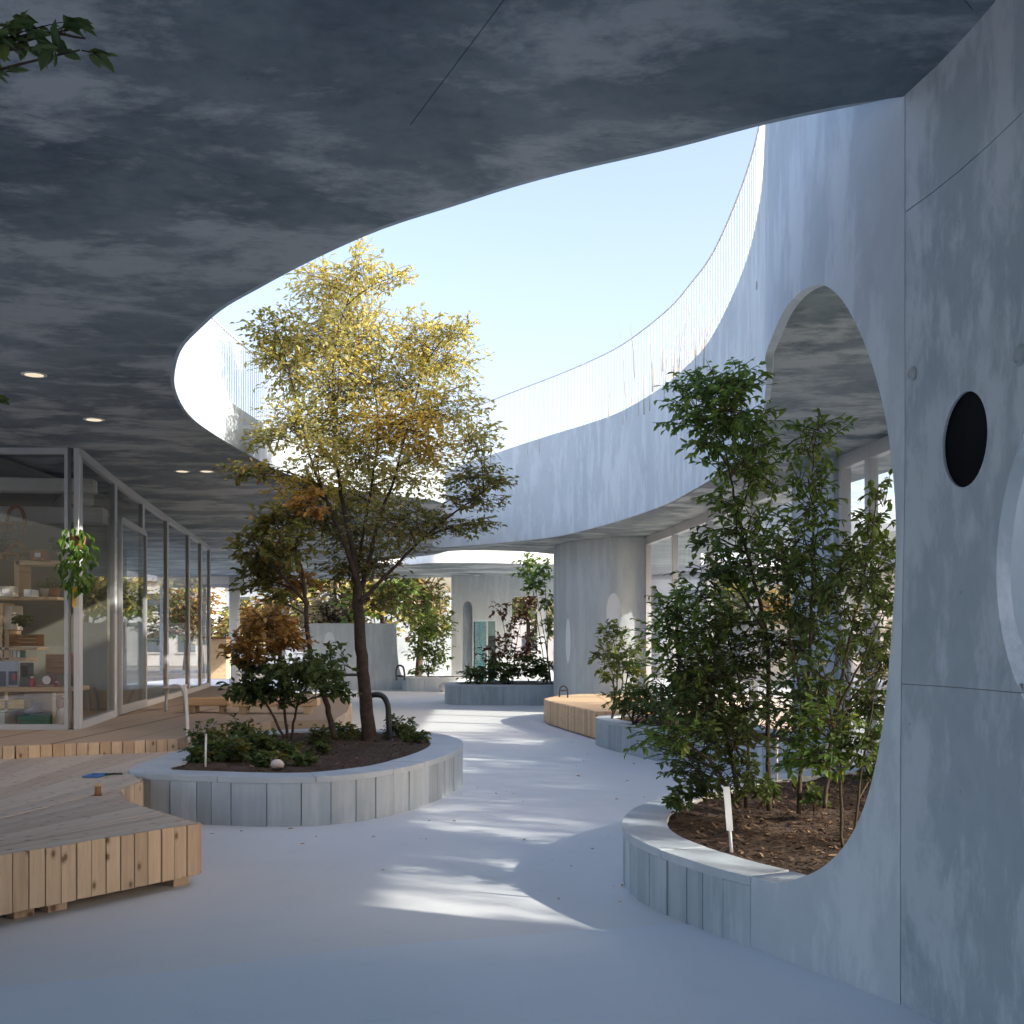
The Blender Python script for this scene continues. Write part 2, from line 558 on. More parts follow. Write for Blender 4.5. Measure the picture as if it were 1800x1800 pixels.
class Curve:
    """plan curve with arc length lookup; extra columns ride along"""
    def __init__(s, pts):
        s.A = np.array([np.array(p, float) for p in pts])
        seg = np.linalg.norm(np.diff(s.A[:, :2], axis=0), axis=1)
        s.cum = np.concatenate([[0], np.cumsum(seg)])
        s.L = s.cum[-1]
    def at(s, t):
        return np.array([np.interp(t, s.cum, s.A[:, k]) for k in range(s.A.shape[1])])
    def tan(s, t):
        d = s.at(min(t + .02, s.L))[:2] - s.at(max(t - .02, 0))[:2]
        return d / (np.linalg.norm(d) + 1e-12)
    def s_at_y(s, y):
        return float(np.interp(y, s.A[:, 1], s.cum))

def inpoly(x, y, poly):
    c = False
    j = len(poly) - 1
    for i in range(len(poly)):
        xi, yi = poly[i][0], poly[i][1]
        xj, yj = poly[j][0], poly[j][1]
        if (yi > y) != (yj > y) and x < (xj - xi) * (y - yi) / (yj - yi + 1e-15) + xi:
            c = not c
        j = i
    return c

def cdt(outer, holes=(), inner=(), cut_lines=()):
    """triangles of a 2D region with holes"""
    verts, edges = [], []
    def loop(p, closed=True):
        n0 = len(verts)
        verts.extend(Vector((float(q[0]), float(q[1]))) for q in p)
        m = len(p)
        edges.extend((n0 + i, n0 + (i + 1) % m) for i in range(m if closed else m - 1))
    loop(outer)
    for h in holes:
        loop(h)
    for a, b in cut_lines:
        loop([a, b], False)
    verts.extend(Vector((float(q[0]), float(q[1]))) for q in inner)
    v, e, f, _, _, _ = geometry.delaunay_2d_cdt(verts, edges, [], 0, 1e-5)
    tris = []
    for t in f:
        cx = sum(v[i].x for i in t) / 3
        cy = sum(v[i].y for i in t) / 3
        if inpoly(cx, cy, outer) and not any(inpoly(cx, cy, h) for h in holes):
            tris.append(tuple(t))
    return [(p.x, p.y) for p in v], tris

def slab(v2, tris, front, back):
    """solid between two maps of the same 2D mesh"""
    used = sorted({i for t in tris for i in t})
    idx = {i: k for k, i in enumerate(used)}
    n = len(used)
    V = [tuple(front(*v2[i])) for i in used] + [tuple(back(*v2[i])) for i in used]
    F = [tuple(idx[i] for i in t) for t in tris] + [tuple(idx[i] + n for i in reversed(t)) for t in tris]
    cnt = set()
    for t in tris:
        for a, b in ((t[0], t[1]), (t[1], t[2]), (t[2], t[0])):
            cnt.add((a, b))
    rim = {}
    def dup(i):
        if i not in rim:
            rim[i] = len(V)
            V.append(V[i])
        return rim[i]
    for (a, b) in cnt:
        if (b, a) not in cnt:
            F.append((dup(idx[b]), dup(idx[a]), dup(idx[a] + n), dup(idx[b] + n)))
    return V, F

def offset_poly(pts, d):
    n = len(pts)
    out = []
    for i in range(n):
        a, b = np.array(pts[i - 1]), np.array(pts[(i + 1) % n])
        t = b - a
        t = t / (np.linalg.norm(t) + 1e-12)
        out.append((pts[i][0] - t[1] * d, pts[i][1] + t[0] * d))
    return out

# ------------------------------------------------------------------ ground and floor
fl = MB().add([(-14, -8, 0), (9, -8, 0), (9, 48, 0), (-14, 48, 0)], [(0, 1, 2, 3)]).build('floor', M['floor'])
tag(fl, 'smooth pale grey pink resin floor of the winding path', kind='structure')
gr = MB().add([(-900, -900, -.03), (900, -900, -.03), (900, 900, -.03), (-900, 900, -.03)], [(0, 1, 2, 3)]).build('ground', M['tarmac'])
tag(gr, 'open ground outside the building', kind='structure')
edge = catmull([(-6, 4.3), (-3.2, 4.62), (-2.16, 4.81), (-1.5, 5.02), (-.8, 5.37), (-.14, 5.6), (.58, 5.8), (.95, 5.86), (1.4, 5.8)], 8)  # bluer floor tone on the near side of this curve
poly = [(p[0], p[1]) for p in edge] + [(1.9, 4.6), (1.9, -7.9), (-6, -7.9)]
v2, tr = cdt(poly)
o = mesh_obj('floor_near', [(x, y, .004) for x, y in v2], tr, M['floor_blue'])
tag(o, 'bluish grey part of the floor in the foreground', kind='structure')

# ------------------------------------------------------------------ plan curves of the round opening
U_CTRL = [(1.70, -6, 5.85), (1.69, -2, 5.85), (1.68, 1.5, 5.85), (1.672, 3.0, 5.85), (1.655, 3.9, 5.85), (1.62, 4.3, 5.85), (1.575, 4.56, 5.85),
          (1.46, 5.23, 5.85), (1.425, 5.7, 5.85), (1.45, 6.3, 5.85), (1.56, 7.0, 5.86), (1.80, 8.05, 5.88), (2.16, 9.7, 5.88), (2.52, 11.6, 5.92),
          (2.70, 13.3, 5.82), (2.66, 15.38, 5.54), (2.56, 16.73, 5.53), (2.42, 18.1, 5.56), (1.92, 20.37, 5.6), (1.44, 22.0, 5.7), (.85, 23.5, 5.78), (-.07, 24.65, 5.68), (-1.25, 25.8, 5.46),
          (-1.62, 26.05, 5.32)]
L_CTRL = [(-1.62, 26.05, 5.32), (-1.74, 25.6, 5.0), (-1.55, 23, 4.4), (-1.22, 19.5, 4.15), (-1.07, 18.1, 4.12), (-1.2, 17.4, 4.12), (-1.69, 16.9, 4.12), (-2.28, 16.2, 4.12), (-2.7, 15.385, 4.12), (-2.919, 14.667, 4.12), (-3.033, 13.538, 4.12), (-3.117, 12.222, 4.12), (-3.11, 11.028, 4.12), (-2.915, 9.865, 4.12), (-2.702, 9.129, 4.03), (-2.436, 8.429, 4.03), (-2.192, 7.971, 4.03), (-1.887, 7.458, 4.03), (-1.592, 7.074, 4.03), (-1.141, 6.519, 4.03), (-0.678, 6.027, 4.03), (-0.286, 5.714, 4.03), (0.0, 5.486, 4.03), (0.265, 5.308, 4.03), (0.708, 5.057, 4.03), (1.072, 4.819, 4.03), (1.45, 4.63, 4.4), (1.575, 4.56, 5.0)]
U = Curve(catmull(U_CTRL, 12))
LF = Curve(catmull(L_CTRL, 12))
LOW = Curve(catmull([(1.68, 1.5), (1.672, 3.0), (1.655, 3.9), (1.62, 4.3), (1.557, 4.56), (1.38, 4.93), (1.14, 5.44), (.89, 5.92)], 14))
sJ = U.s_at_y(4.56)

def sstep(a, b, x):
    t = min(1, max(0, (x - a) / (b - a)))
    return t * t * (3 - 2 * t)

def wall_pt(s, z):
    p = U.at(s)
    x, y = p[0], p[1]
    if 4.1 < y < 5.9:
        xl = float(np.interp(y, LOW.A[:, 1], LOW.A[:, 0]))
        x = xl + (x - xl) * sstep(.9, 2.3, z)
    return Vector((x, y, z))

def wall_back(s, z, th=None):
    t = U.tan(s)
    y = U.at(s)[1]
    if 4.1 < y < 5.9:
        i = LOW.s_at_y(y)
        tl = LOW.tan(i)
        w = sstep(.9, 2.3, z)
        t = np.array(tl) * (1 - w) + np.array(t) * w
        t = t / np.linalg.norm(t)
    n = Vector((t[1], -t[0], 0))            # away from the court
    if th is None:
        th = .26 + (.05 - .26) * sstep(.5, 1.6, z)
    return wall_pt(s, z) + n * th

def pix_to_wall(px, py):
    best = None
    for k in range(1400):
        y = 4.3 + k * .001
        z = EYE + (HY - py) / FP * y
        s = U.s_at_y(y)
        e = abs(wall_pt(s, z).x / y - (px - 900) / FP)
        if best is None or e < best[0]:
            best = (e, s, z)
    return (best[1], best[2])

edge_px = [(1425, 1536), (1460, 1513), (1490, 1478), (1515, 1428), (1540, 1340), (1556, 1238), (1568, 1100), (1574, 1000), (1574, 900),
           (1566, 800), (1552, 712), (1530, 632), (1503, 566), (1475, 521), (1445, 501)]
arch = [(U.s_at_y(5.44), .34), (U.s_at_y(5.36), .34), (U.s_at_y(5.27), .342)] + [pix_to_wall(*q) for q in edge_px]
for y, z in ((5.62, 3.19), (5.98, 3.20), (6.4, 3.17), (7.1, 3.24), (8.0, 3.37), (8.9, 3.52), (9.75, 3.62), (10.6, 3.66)):
    arch.append((U.s_at_y(y), z))
arch = [arch[0]] + [tuple(q) for q in catmull(arch[1:], 5)]

def wall_piece(outer, holes=()):
    xs = [q[0] for q in outer]
    ys = [q[1] for q in outer]
    inner = []
    a = min(xs)
    while a < max(xs):
        b = min(ys)
        st = .16 if a < U.s_at_y(9) else .3
        while b < max(ys):
            if inpoly(a, b, outer) and not any(inpoly(a, b, h) for h in holes):
                inner.append((a + rng.uniform(-.01, .01), b + rng.uniform(-.01, .01)))
            b += .33
        a += st
    v2, tr = cdt(outer, holes, inner)
    return slab(v2, tr, wall_pt, wall_back)

def dens(poly, step=.2):
    out = []
    for i in range(len(poly)):
        a, b = poly[i], poly[(i + 1) % len(poly)]
        n = max(1, int(math.hypot(b[0] - a[0], b[1] - a[1]) / step))
        for k in range(n):
            out.append((a[0] + (b[0] - a[0]) * k / n, a[1] + (b[1] - a[1]) * k / n))
    return out

AW = empty('arch_wall', 'tall mottled concrete wall with a big arched opening on the right', 'wall', (1.66, 4.0, 0))
G = .003
s0 = U.s_at_y(-5.9)
disc = [(U.s_at_y(3.26) + .63 * math.cos(a), 1.70 + .60 * math.sin(a)) for a in np.linspace(0, 2 * math.pi, 48, endpoint=False)]
port = [(U.s_at_y(4.12) + .167 * math.cos(a), 2.19 + .172 * math.sin(a)) for a in np.linspace(0, 2 * math.pi, 40, endpoint=False)]
for z0, z1, hs in ((0, 1.29 - .0012, [disc]), (1.29 + .0012, 3.18 - .002, [disc, port]), (3.18 + .002, 5.85, [])):
    V, F = wall_piece(dens([(s0, z0), (sJ - G, z0), (sJ - G, z1), (s0, z1)]), hs)
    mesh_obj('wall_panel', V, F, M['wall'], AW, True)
top = [(q, float(U.at(q)[2])) for q in np.linspace(U.L, sJ + G, 110)]
rest = [(sJ + G, 0), (U.s_at_y(4.9), 0), (U.s_at_y(5.2), 0), (U.s_at_y(5.44), 0)] + arch
for q in np.linspace(arch[-1][0], U.L, 60)[1:]:
    rest.append((q, ZC + .01))
V, F = wall_piece(dens(rest + top, .35))
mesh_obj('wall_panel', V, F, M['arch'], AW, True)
mb = MB()
for pts in ([(sJ, z) for z in np.linspace(0, 5.8, 20)], ):
    for (a, z0_), (b, z1_) in zip(pts, pts[1:]):
        q = [wall_back(a - .03, z0_, .012), wall_back(b + .03, z0_, .012), wall_back(b + .03, z1_, .012), wall_back(a - .03, z1_, .012)]
        mb.add(q, [(0, 1, 2, 3)])
for zz in (1.29, 3.18):
    ss = np.linspace(s0, sJ - .04, 40)
    for a, b in zip(ss, ss[1:]):
        if zz < 2 and inpoly((a + b) / 2, zz, disc):
            continue
        mb.add([wall_back(a, zz - .03, .012), wall_back(b, zz - .03, .012), wall_back(b, zz + .03, .012), wall_back(a, zz + .03, .012)], [(0, 1, 2, 3)])
mb.build('joint_backing', M['groove'], AW)
# dark round porthole pane in the wall
mb = MB()
ring_pts = [wall_back(q[0], q[1], .01) for q in port]
mb.add(ring_pts + [wall_back(U.s_at_y(4.12), 2.19, .01)], [(i, (i + 1) % 40, 40) for i in range(40)])
mb.build('porthole_pane', M['dark'], AW)
# small round form-tie holes and vents
for (yy, zz, rr) in ((3.72, 2.395, .036), (4.5, 2.52, .028), (13.9, 4.62 - .15, .05), (11.9, 5.2, .05)):
    s_ = U.s_at_y(yy)
    c = wall_pt(s_, zz)
    t = U.tan(s_)
    tv, nv = Vector((t[0], t[1], 0)), Vector((-t[1], t[0], 0))
    mb = MB()
    k = 16
    ro = [c + nv * .004 + tv * rr * math.cos(a) + Vector((0, 0, rr * math.sin(a))) for a in np.linspace(0, 2 * math.pi, k, endpoint=False)]
    ri = [c + nv * .012 + tv * rr * .8 * math.cos(a) + Vector((0, 0, rr * .8 * math.sin(a))) for a in np.linspace(0, 2 * math.pi, k, endpoint=False)]
    rd = [c + nv * .0045 + tv * rr * .7 * math.cos(a) + Vector((0, 0, rr * .7 * math.sin(a))) for a in np.linspace(0, 2 * math.pi, k, endpoint=False)]
    F = [(i, (i + 1) % k, k + (i + 1) % k, k + i) for i in range(k)] + [(k + i, k + (i + 1) % k, 2 * k + (i + 1) % k, 2 * k + i) for i in range(k)]
    F.append(tuple(range(2 * k, 3 * k)))
    mb.add(ro + ri + rd, F)
    mb.build('tie_hole_cone', M['kerb'], AW, True)

# ------------------------------------------------------------------ roof slab with its openings (the ceiling)
ring1 = [(U.at(q)[0] + U.tan(q)[1] * .025, U.at(q)[1] - U.tan(q)[0] * .025) for q in np.linspace(sJ, U.L, 160)] + [(LF.at(q)[0] + LF.tan(q)[1] * .03, LF.at(q)[1] - LF.tan(q)[0] * .03) for q in np.linspace(0, LF.L, 190)[2:-2]]
ring2c = [(-1.9, 28.0), (-1.4, 26.9), (-.4, 26.75), (.5, 27.3), (1.15, 28.0), (3.2, 29.2), (3.4, 30.8), (1.5, 31.4), (-.6, 30.9), (-2.2, 30.9), (-3.0, 31.6), (-3.6, 30.5), (-2.8, 29.2)]
R2 = catmull([(x, y, 4.0) for x, y in ring2c], 8, True)
ring2 = offset_poly([(p[0], p[1]) for p in R2], -.03)
court = [(1.85, -1.5), (3.36, -1.5), (3.36, 4.2), (1.85, 4.2)]
outer = [(-8.6, -2.0), (6.4, -2.0), (6.4, 12.5), (5.6, 14.5), (5.4, 26), (4.6, 36), (1.0, 38.0), (-2.6, 37.6), (-4.2, 38.5), (-11.5, 38.5), (-11.5, 12.6), (-8.6, 12.6)]
cuts = []
def cutline(a, b, w=.0035):
    a, b = np.array(a), np.array(b)
    d = (b - a) / np.linalg.norm(b - a)
    n = np.array([-d[1], d[0]]) * w / 2
    return [tuple(a + n), tuple(b + n), tuple(b - n), tuple(a - n)]
grooves = [cutline((-8.4, 5.4), (-2.2, 7.2)), cutline((-3.9, 11.0), (-8.4, 9.6)), cutline((-.6, 5.9), (-6.5, 1.0)), cutline((.42, 2.85), (-.43, 4.82)), cutline((1.6, 3.95), (.45, 2.6)), cutline((2.9, 10.0), (4.9, 9.2))]
v2, tr = cdt(dens(outer, 1.5), [ring1, ring2, court] + grooves)
BR = empty('concrete_roof', 'wavy concrete roof with a large round opening above the planted court', 'roof', (0, 6, 3.65))
V, F = slab(v2, tr, lambda x, y: (x, y, ZC), lambda x, y: (x, y, ZC + .02))
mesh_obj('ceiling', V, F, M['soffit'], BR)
v2b, trb = cdt(dens(outer, 1.5), [ring1, ring2, court])
V, F = slab(v2b, trb, lambda x, y: (x, y, ZC + .022), lambda x, y: (x, y, ZC + .3))
mesh_obj('roof_slab', V, F, M['far'], BR)

def upstand(C, zfun, th, sgn):
    n = int(C.L / .15)
    V, F = [], []
    for k in range(n + 1):
        q = C.L * k / n
        p = C.at(q)
        t = C.tan(q)
        nn = np.array([t[1], -t[0]]) * sgn * th
        zt = zfun(p)
        for (xx, yy), zz in (((p[0], p[1]), ZC), ((p[0], p[1]), zt), ((p[0] + nn[0], p[1] + nn[1]), zt), ((p[0] + nn[0], p[1] + nn[1]), ZC + .01)):
            V.append((xx, yy, zz))
        # doubled rows keep the edges crisp
    m = n + 1
    W = []
    for k in range(m):
        a, b, c, d = V[4 * k:4 * k + 4]
        W += [a, b, b, c, c, d, d, a]
    for k in range(n):
        i, j = 8 * k, 8 * (k + 1)
        for e in (0, 2, 4, 6):
            F.append((i + e, j + e, j + e + 1, i + e + 1))
    return W, F
V, F = upstand(LF, lambda p: p[2], .16, 1)
mesh_obj('upstand', V, F, M['kerb'], BR, True)
C2 = Curve(R2 + [R2[0]])
V, F = upstand(C2, lambda p: 3.98, .16, -1 if False else 1)
mesh_obj('upstand', V, F, M['ring'], BR, True)

# ------------------------------------------------------------------ railing round the opening
RL = empty('roof_railing', 'thin white steel railing with close upright bars round the roof opening', 'railing', (2.8, 15, 5.6))
mb = MB()
mb.tube([(0, 0, 0), (0, 0, 1)], .0055, 5)
bal = mb.build('baluster', M['rail'])
bal.parent = RL
bal_mesh = bal.data
first = True
def rail_run(C, sa, sb, off, step, hgt, sgn=1, rr=.014):
    global first
    n = int((sb - sa) / step)
    railp = []
    for k in range(n + 1):
        q = sa + (sb - sa) * k / n
        p = C.at(q)
        t = C.tan(q)
        b = Vector((p[0] + t[1] * off * sgn, p[1] - t[0] * off * sgn, p[2] - .02))
        if first:
            o = bal
            first = False
        else:
            o = bpy.data.objects.new('baluster', bal_mesh)
            col.objects.link(o)
            o.parent = RL
        o.location = b - RL.location
        o.scale = (1, 1, hgt)
        railp.append(b + Vector((0, 0, hgt)))
    MB().tube(railp, rr, 6).build('handrail', M['rail'], RL, True)
rail_run(U, U.s_at_y(8.6), U.L - .1, .07, .155, 1.24)
rail_run(LF, LF.L * .30, LF.L * .74, .07, .085, .82, 1, .011)

# ------------------------------------------------------------------ planters with board-marked kerbs
def planter(label, ctrl, h, kerb_w, wmin, wmax, cap_len, seed, soil_z, chips=0, s_from=0.0, s_to=None):
    """ctrl runs counter-clockwise, the outside of the kerb on its right"""
    rr = random.Random(seed)
    pts, L = resample(catmull([(x, y) for x, y in ctrl], 10, True), .06, True)
    C = Curve(pts + [pts[0]])
    a = np.array(pts)
    T = empty('planter', label, 'planter', (a[:, 0].mean(), a[:, 1].mean(), 0), 'low concrete planters along the path')
    s_to = s_to or C.L
    def off(s, d):
        s = s % C.L
        p, t = C.at(s), C.tan(s)
        if s < .03 or s > C.L - .03:
            q = np.array(pts[1]) - np.array(pts[-1])
            t = q / np.linalg.norm(q)
        return (p[0] - t[1] * d, p[1] + t[0] * d)
    def arc(sa, sb, d0, d1, z0, z1, name, mat, jig=0.0):
        n = max(1, int((sb - sa) / .12))
        ss = [sa + (sb - sa) * k / n for k in range(n + 1)]
        po = [off(s, d0 + jig) for s in ss]
        pi = [off(s, d1) for s in ss]
        V, F = [], []
        for (x, y), (u, w) in zip(po, pi):
            V += [(x, y, z0), (x, y, z1), (u, w, z1), (u, w, z0)]
        for k in range(n):
            i, j = 4 * k, 4 * k + 4
            F += [(i, j, j + 1, i + 1), (i + 1, j + 1, j + 2, i + 2), (i + 2, j + 2, j + 3, i + 3), (i + 3, j + 3, j, i)]
        F += [(0, 1, 2, 3), (4 * n + 3, 4 * n + 2, 4 * n + 1, 4 * n)]
        return mesh_obj(name, V, F, mat, T)
    # solid core
    arc(s_from, s_to, .02, kerb_w - .01, 0.001, h - .05, 'kerb_core', M['groove'])
    s = s_from
    while s < s_to - .02:
        w = rr.uniform(wmin, wmax)
        e = min(s + w, s_to)
        if s_to - e < wmin * .6:
            e = s_to
        arc(s + .0045, e - .0045, 0, .025, 0.0, h - .047, 'stave', M['kerb'], rr.uniform(-.004, .005))
        s = e
    s = s_from
    while s < s_to - .02:
        e = min(s + rr.uniform(.8, 1.2) * cap_len, s_to)
        if s_to - e < cap_len * .5:
            e = s_to
        arc(s + .003, e - .003, -.004, kerb_w, h - .045, h + rr.uniform(-.002, .002), 'cap_slab', M['cap'])
        s = e
    inner = [off(C.L * k / 90, kerb_w - .02) for k in range(90)]
    grid = []
    lo, hi = np.min(inner, axis=0), np.max(inner, axis=0)
    st = .13
    for gx in np.arange(lo[0], hi[0], st):
        for gy in np.arange(lo[1], hi[1], st):
            q = (gx + rr.uniform(-.04, .04), gy + rr.uniform(-.04, .04))
            if inpoly(q[0], q[1], inner):
                grid.append(q)
    v2, tr = cdt(inner, (), grid)
    cx, cy = np.mean(inner, axis=0)
    def sz(x, y):
        nz = mnoise.noise(Vector((x * 1.3, y * 1.3, seed))) * .05 + mnoise.noise(Vector((x * 5, y * 5, seed))) * .03
        return soil_z + nz
    so = mesh_obj('soil', [(x, y, sz(x, y)) for x, y in v2], tr, M['soil'], T, True)
    if chips:
        V, F = [], []
        for _ in range(chips):
            for _t in range(20):
                x, y = rr.uniform(lo[0], hi[0]), rr.uniform(lo[1], hi[1])
                if inpoly(x, y, inner):
                    break
            z = sz(x, y) + .008
            l, w = rr.uniform(.008, .026), rr.uniform(.004, .010)
            an, ti, ro = rr.uniform(0, 6.28), rr.uniform(-.5, .5), rr.uniform(-.5, .5)
            ax, ay = math.cos(an), math.sin(an)
            n0 = len(V)
            for du, dv in ((-l, -w), (l, -w * .6), (l * .8, w), (-l, w * .7)):
                V.append((x + ax * du - ay * dv, y + ay * du + ax * dv, z + ti * du + ro * dv))
            F.append((n0, n0 + 1, n0 + 2, n0 + 3))
        c = mesh_obj('bark_mulch', V, F, M['chips'], T)
        c['kind'] = 'stuff'
    return T, inner

LP_CTRL = [(-3.1, 9.35), (-2.53, 9.15), (-1.9, 9.03), (-1.46, 9.12), (-1.05, 9.57), (-.73, 10.4), (-.55, 11.4), (-.52, 12.0), (-.62, 12.8), (-.95, 13.6), (-1.5, 14.1),
           (-2.2, 14.3), (-2.9, 14.0), (-3.28, 13.2), (-3.33, 12), (-3.3, 10.5), (-3.24, 9.65)]
PL, PLin = planter('long curved concrete planter with a tall golden tree beside the wooden deck', LP_CTRL, .39, .34, .13, .30, .75, 3, .36, 900)
RP_CTRL = [(1.62, 4.95), (1.14, 5.44), (.89, 5.92), (.71, 6.47), (.68, 6.95), (.8, 7.6), (1.17, 8.4), (1.75, 9.2), (2.5, 9.9), (3.4, 10.2), (3.7, 9.0), (3.3, 7.2), (2.5, 5.8), (2.0, 5.0)]
RP_CTRL = [(x, y) for x, y in reversed(RP_CTRL)]
_p, _L = resample(catmull(RP_CTRL, 10, True), .06, True)
_C = Curve(_p + [_p[0]])
_s1 = min(_C.cum, key=lambda q: np.linalg.norm(_C.at(q)[:2] - np.array((1.14, 5.44))))
_s0 = min(_C.cum, key=lambda q: np.linalg.norm(_C.at(q)[:2] - np.array((3.4, 10.2))))
PR, PRin = planter('concrete planter full of dark mulch running into the arch wall', RP_CTRL, .34, .27, .15, .21, .7, 5, .305, 4200, _s0, _s1 - .004)
P2_CTRL = [(1.22, 16.5), (1.25, 16.0), (1.45, 15.2), (1.75, 14.2), (2.0, 13.5), (2.5, 12.4), (3.1, 11.9), (3.5, 12.4), (3.3, 13.8), (3.0, 16), (2.2, 17.0), (1.5, 17.0)]
planter('curved concrete planter between the wooden bench and the nearest right-hand planter', P2_CTRL, .39, .25, .3, .6, 1.0, 7, .37)
P3_CTRL = [(-1.6, 27.6), (-1.45, 27.2), (-.8, 26.95), (0, 26.85), (.8, 26.9), (1.3, 27.2), (1.5, 28.5), (1.0, 30), (-.5, 30.2), (-1.4, 29.2), (-1.65, 28.3)]
planter('wide low concrete planter at the far end with rust coloured shrubs', P3_CTRL, .48, .25, .5, .9, 1.4, 9, .44)
P4_CTRL = [(-3.35, 34.9), (-2.6, 34.7), (-1.6, 34.75), (-1.3, 35.3), (-2, 36.0), (-3.1, 36.0)]
planter('small concrete planter furthest away beside the blue grey wall', P4_CTRL, .44, .25, .5, .9, 1.4, 10, .42)

# ------------------------------------------------------------------ decks
def clip_half(poly, n, c):
    out = []
    m = len(poly)
    for i in range(m):
        a, b = poly[i], poly[(i + 1) % m]
        da, db = a[0] * n[0] + a[1] * n[1] - c, b[0] * n[0] + b[1] * n[1] - c
        if da >= 0:
            out.append(a)
        if (da >= 0) != (db >= 0):
            t = da / (da - db)
            out.append((a[0] + (b[0] - a[0]) * t, a[1] + (b[1] - a[1]) * t))
    return out

ZD, ZU = .37, .49
LD = empty('wooden_deck', 'low pine deck of fanned planks in the left foreground', 'deck', (-3.0, 7.5, 0))
deck = [(-1.9, 6.86), (-2.2, 7.22), (-2.66, 7.82), (-2.92, 8.4), (-2.94, 9.0), (-3.1, 9.33), (-3.26, 9.66), (-3.33, 10.5), (-3.36, 11.5), (-4.7, 10.74), (-6.8, 10.3), (-6.8, 4.5), (-3.55, 4.5)]
piv = np.array((-3.58, 4.46))
pk = random.Random(4)
a0, da = R(55.0), .0305
for k in range(78):
    lo_a, hi_a = a0 + k * da - R(.3), a0 + (k + 1) * da - R(.3)
    if lo_a > R(179):
        break
    g = .0022
    n1 = (-math.sin(lo_a), math.cos(lo_a))
    n2 = (math.sin(hi_a), -math.cos(hi_a))
    q = clip_half(deck, n1, n1[0] * piv[0] + n1[1] * piv[1] + g)
    q = clip_half(q, n2, n2[0] * piv[0] + n2[1] * piv[1] + g) if len(q) > 2 else q
    if len(q) < 3:
        continue
    area = sum(q[i][0] * q[(i + 1) % len(q)][1] - q[(i + 1) % len(q)][0] * q[i][1] for i in range(len(q))) / 2
    if abs(area) < .004:
        continue
    mid = (lo_a + hi_a) / 2
    ca, sa = math.cos(-(mid - math.pi / 2)), math.sin(-(mid - math.pi / 2))
    loc = [((x - piv[0]) * ca - (y - piv[1]) * sa, (x - piv[0]) * sa + (y - piv[1]) * ca) for x, y in q]
    jig = pk.uniform(-.0025, .0025)
    mb = MB().prism(loc, 0, .038)
    o = mb.build('plank', M['pine_top'])
    o.parent = LD
    o.location = Vector((piv[0], piv[1], ZD - .038 + jig)) - LD.location
    o.rotation_euler.z = mid - math.pi / 2

def board_run(T, line, z0, z1, w, mat, th=.026, gap=.008, name='riser_board', seed=1, jz=.004):
    rr = random.Random(seed)
    pts, L = resample(line, .02)
    C = Curve(pts)
    n = max(1, int(L / w))
    ww = L / n
    me = None
    for k in range(n):
        p, t = C.at((k + .5) * ww), C.tan((k + .5) * ww)
        if me is None:
            ob = MB().box((0, 0, (z1 - z0) / 2), (ww - gap, th, z1 - z0), 0, .003).build(name, mat)
            me = ob.data
        else:
            ob = bpy.data.objects.new(name, me)
            col.objects.link(ob)
        ob.parent = T
        nx, ny = t[1], -t[0]
        ob.location = Vector((p[0] + nx * (th / 2 + rr.uniform(-.002, .003)), p[1] + ny * (th / 2 + rr.uniform(-.002, .003)), z0 + rr.uniform(-jz, 0))) - wloc(T)
        ob.rotation_euler.z = math.atan2(t[1], t[0])
board_run(LD, [(-3.55, 4.5), (-1.9, 6.86)], .065, ZD + .004, .092, M['pine'], seed=2)
board_run(LD, [(-1.9, 6.88), (-2.2, 7.22), (-2.66, 7.82), (-2.92, 8.4)], .065, ZD - .002, .095, M['pine'], seed=3)
board_run(LD, [(-2.92, 8.42), (-2.94, 9.0), (-3.06, 9.3)], .01, ZD - .002, .105, M['pine'], seed=5)
inner_deck = offset_poly([(x, y) for x, y in deck], .07)
MB().prism([(x, y) for x, y in inner_deck], .07, ZD - .04).build('underframe', M['walnut'], LD)
for x, y in ((-2.02, 6.86), (-2.5, 6.2), (-2.62, 6.06), (-3.2, 5.2), (-2.6, 7.5), (-3.2, 8.6)):
    MB().box((x, y, .036), (.11, .09, .072), .9, .004).build('foot_block', M['pine'], LD)

UD = empty('upper_deck', 'raised wooden deck in front of the glass facade', 'deck', (-5, 15, 0))
udeck = [(-8.4, 9.9), (-6.8, 10.3), (-4.7, 10.76), (-3.38, 11.53), (-3.42, 13.25), (-3.0, 14.15), (-2.25, 14.45), (-2.35, 16), (-2.7, 19), (-3.3, 21.3), (-4.4, 22.6), (-6.0, 26), (-11, 27), (-11, 12.9), (-8.4, 12.9)]
v2, tr = cdt(udeck)
V, F = slab(v2, tr, lambda x, y: (x, y, ZU), lambda x, y: (x, y, .02))
mesh_obj('deck_top', V, F, M['deck_far'], UD)
board_run(UD, [(-6.8, 10.28), (-4.7, 10.74), (-3.38, 11.5)], .36, ZU + .003, .105, M['pine'], seed=7)
board_run(UD, [(-2.28, 14.5), (-2.35, 16), (-2.7, 19), (-3.3, 21.3)], .02, ZU + .003, .15, M['pine'], seed=8)

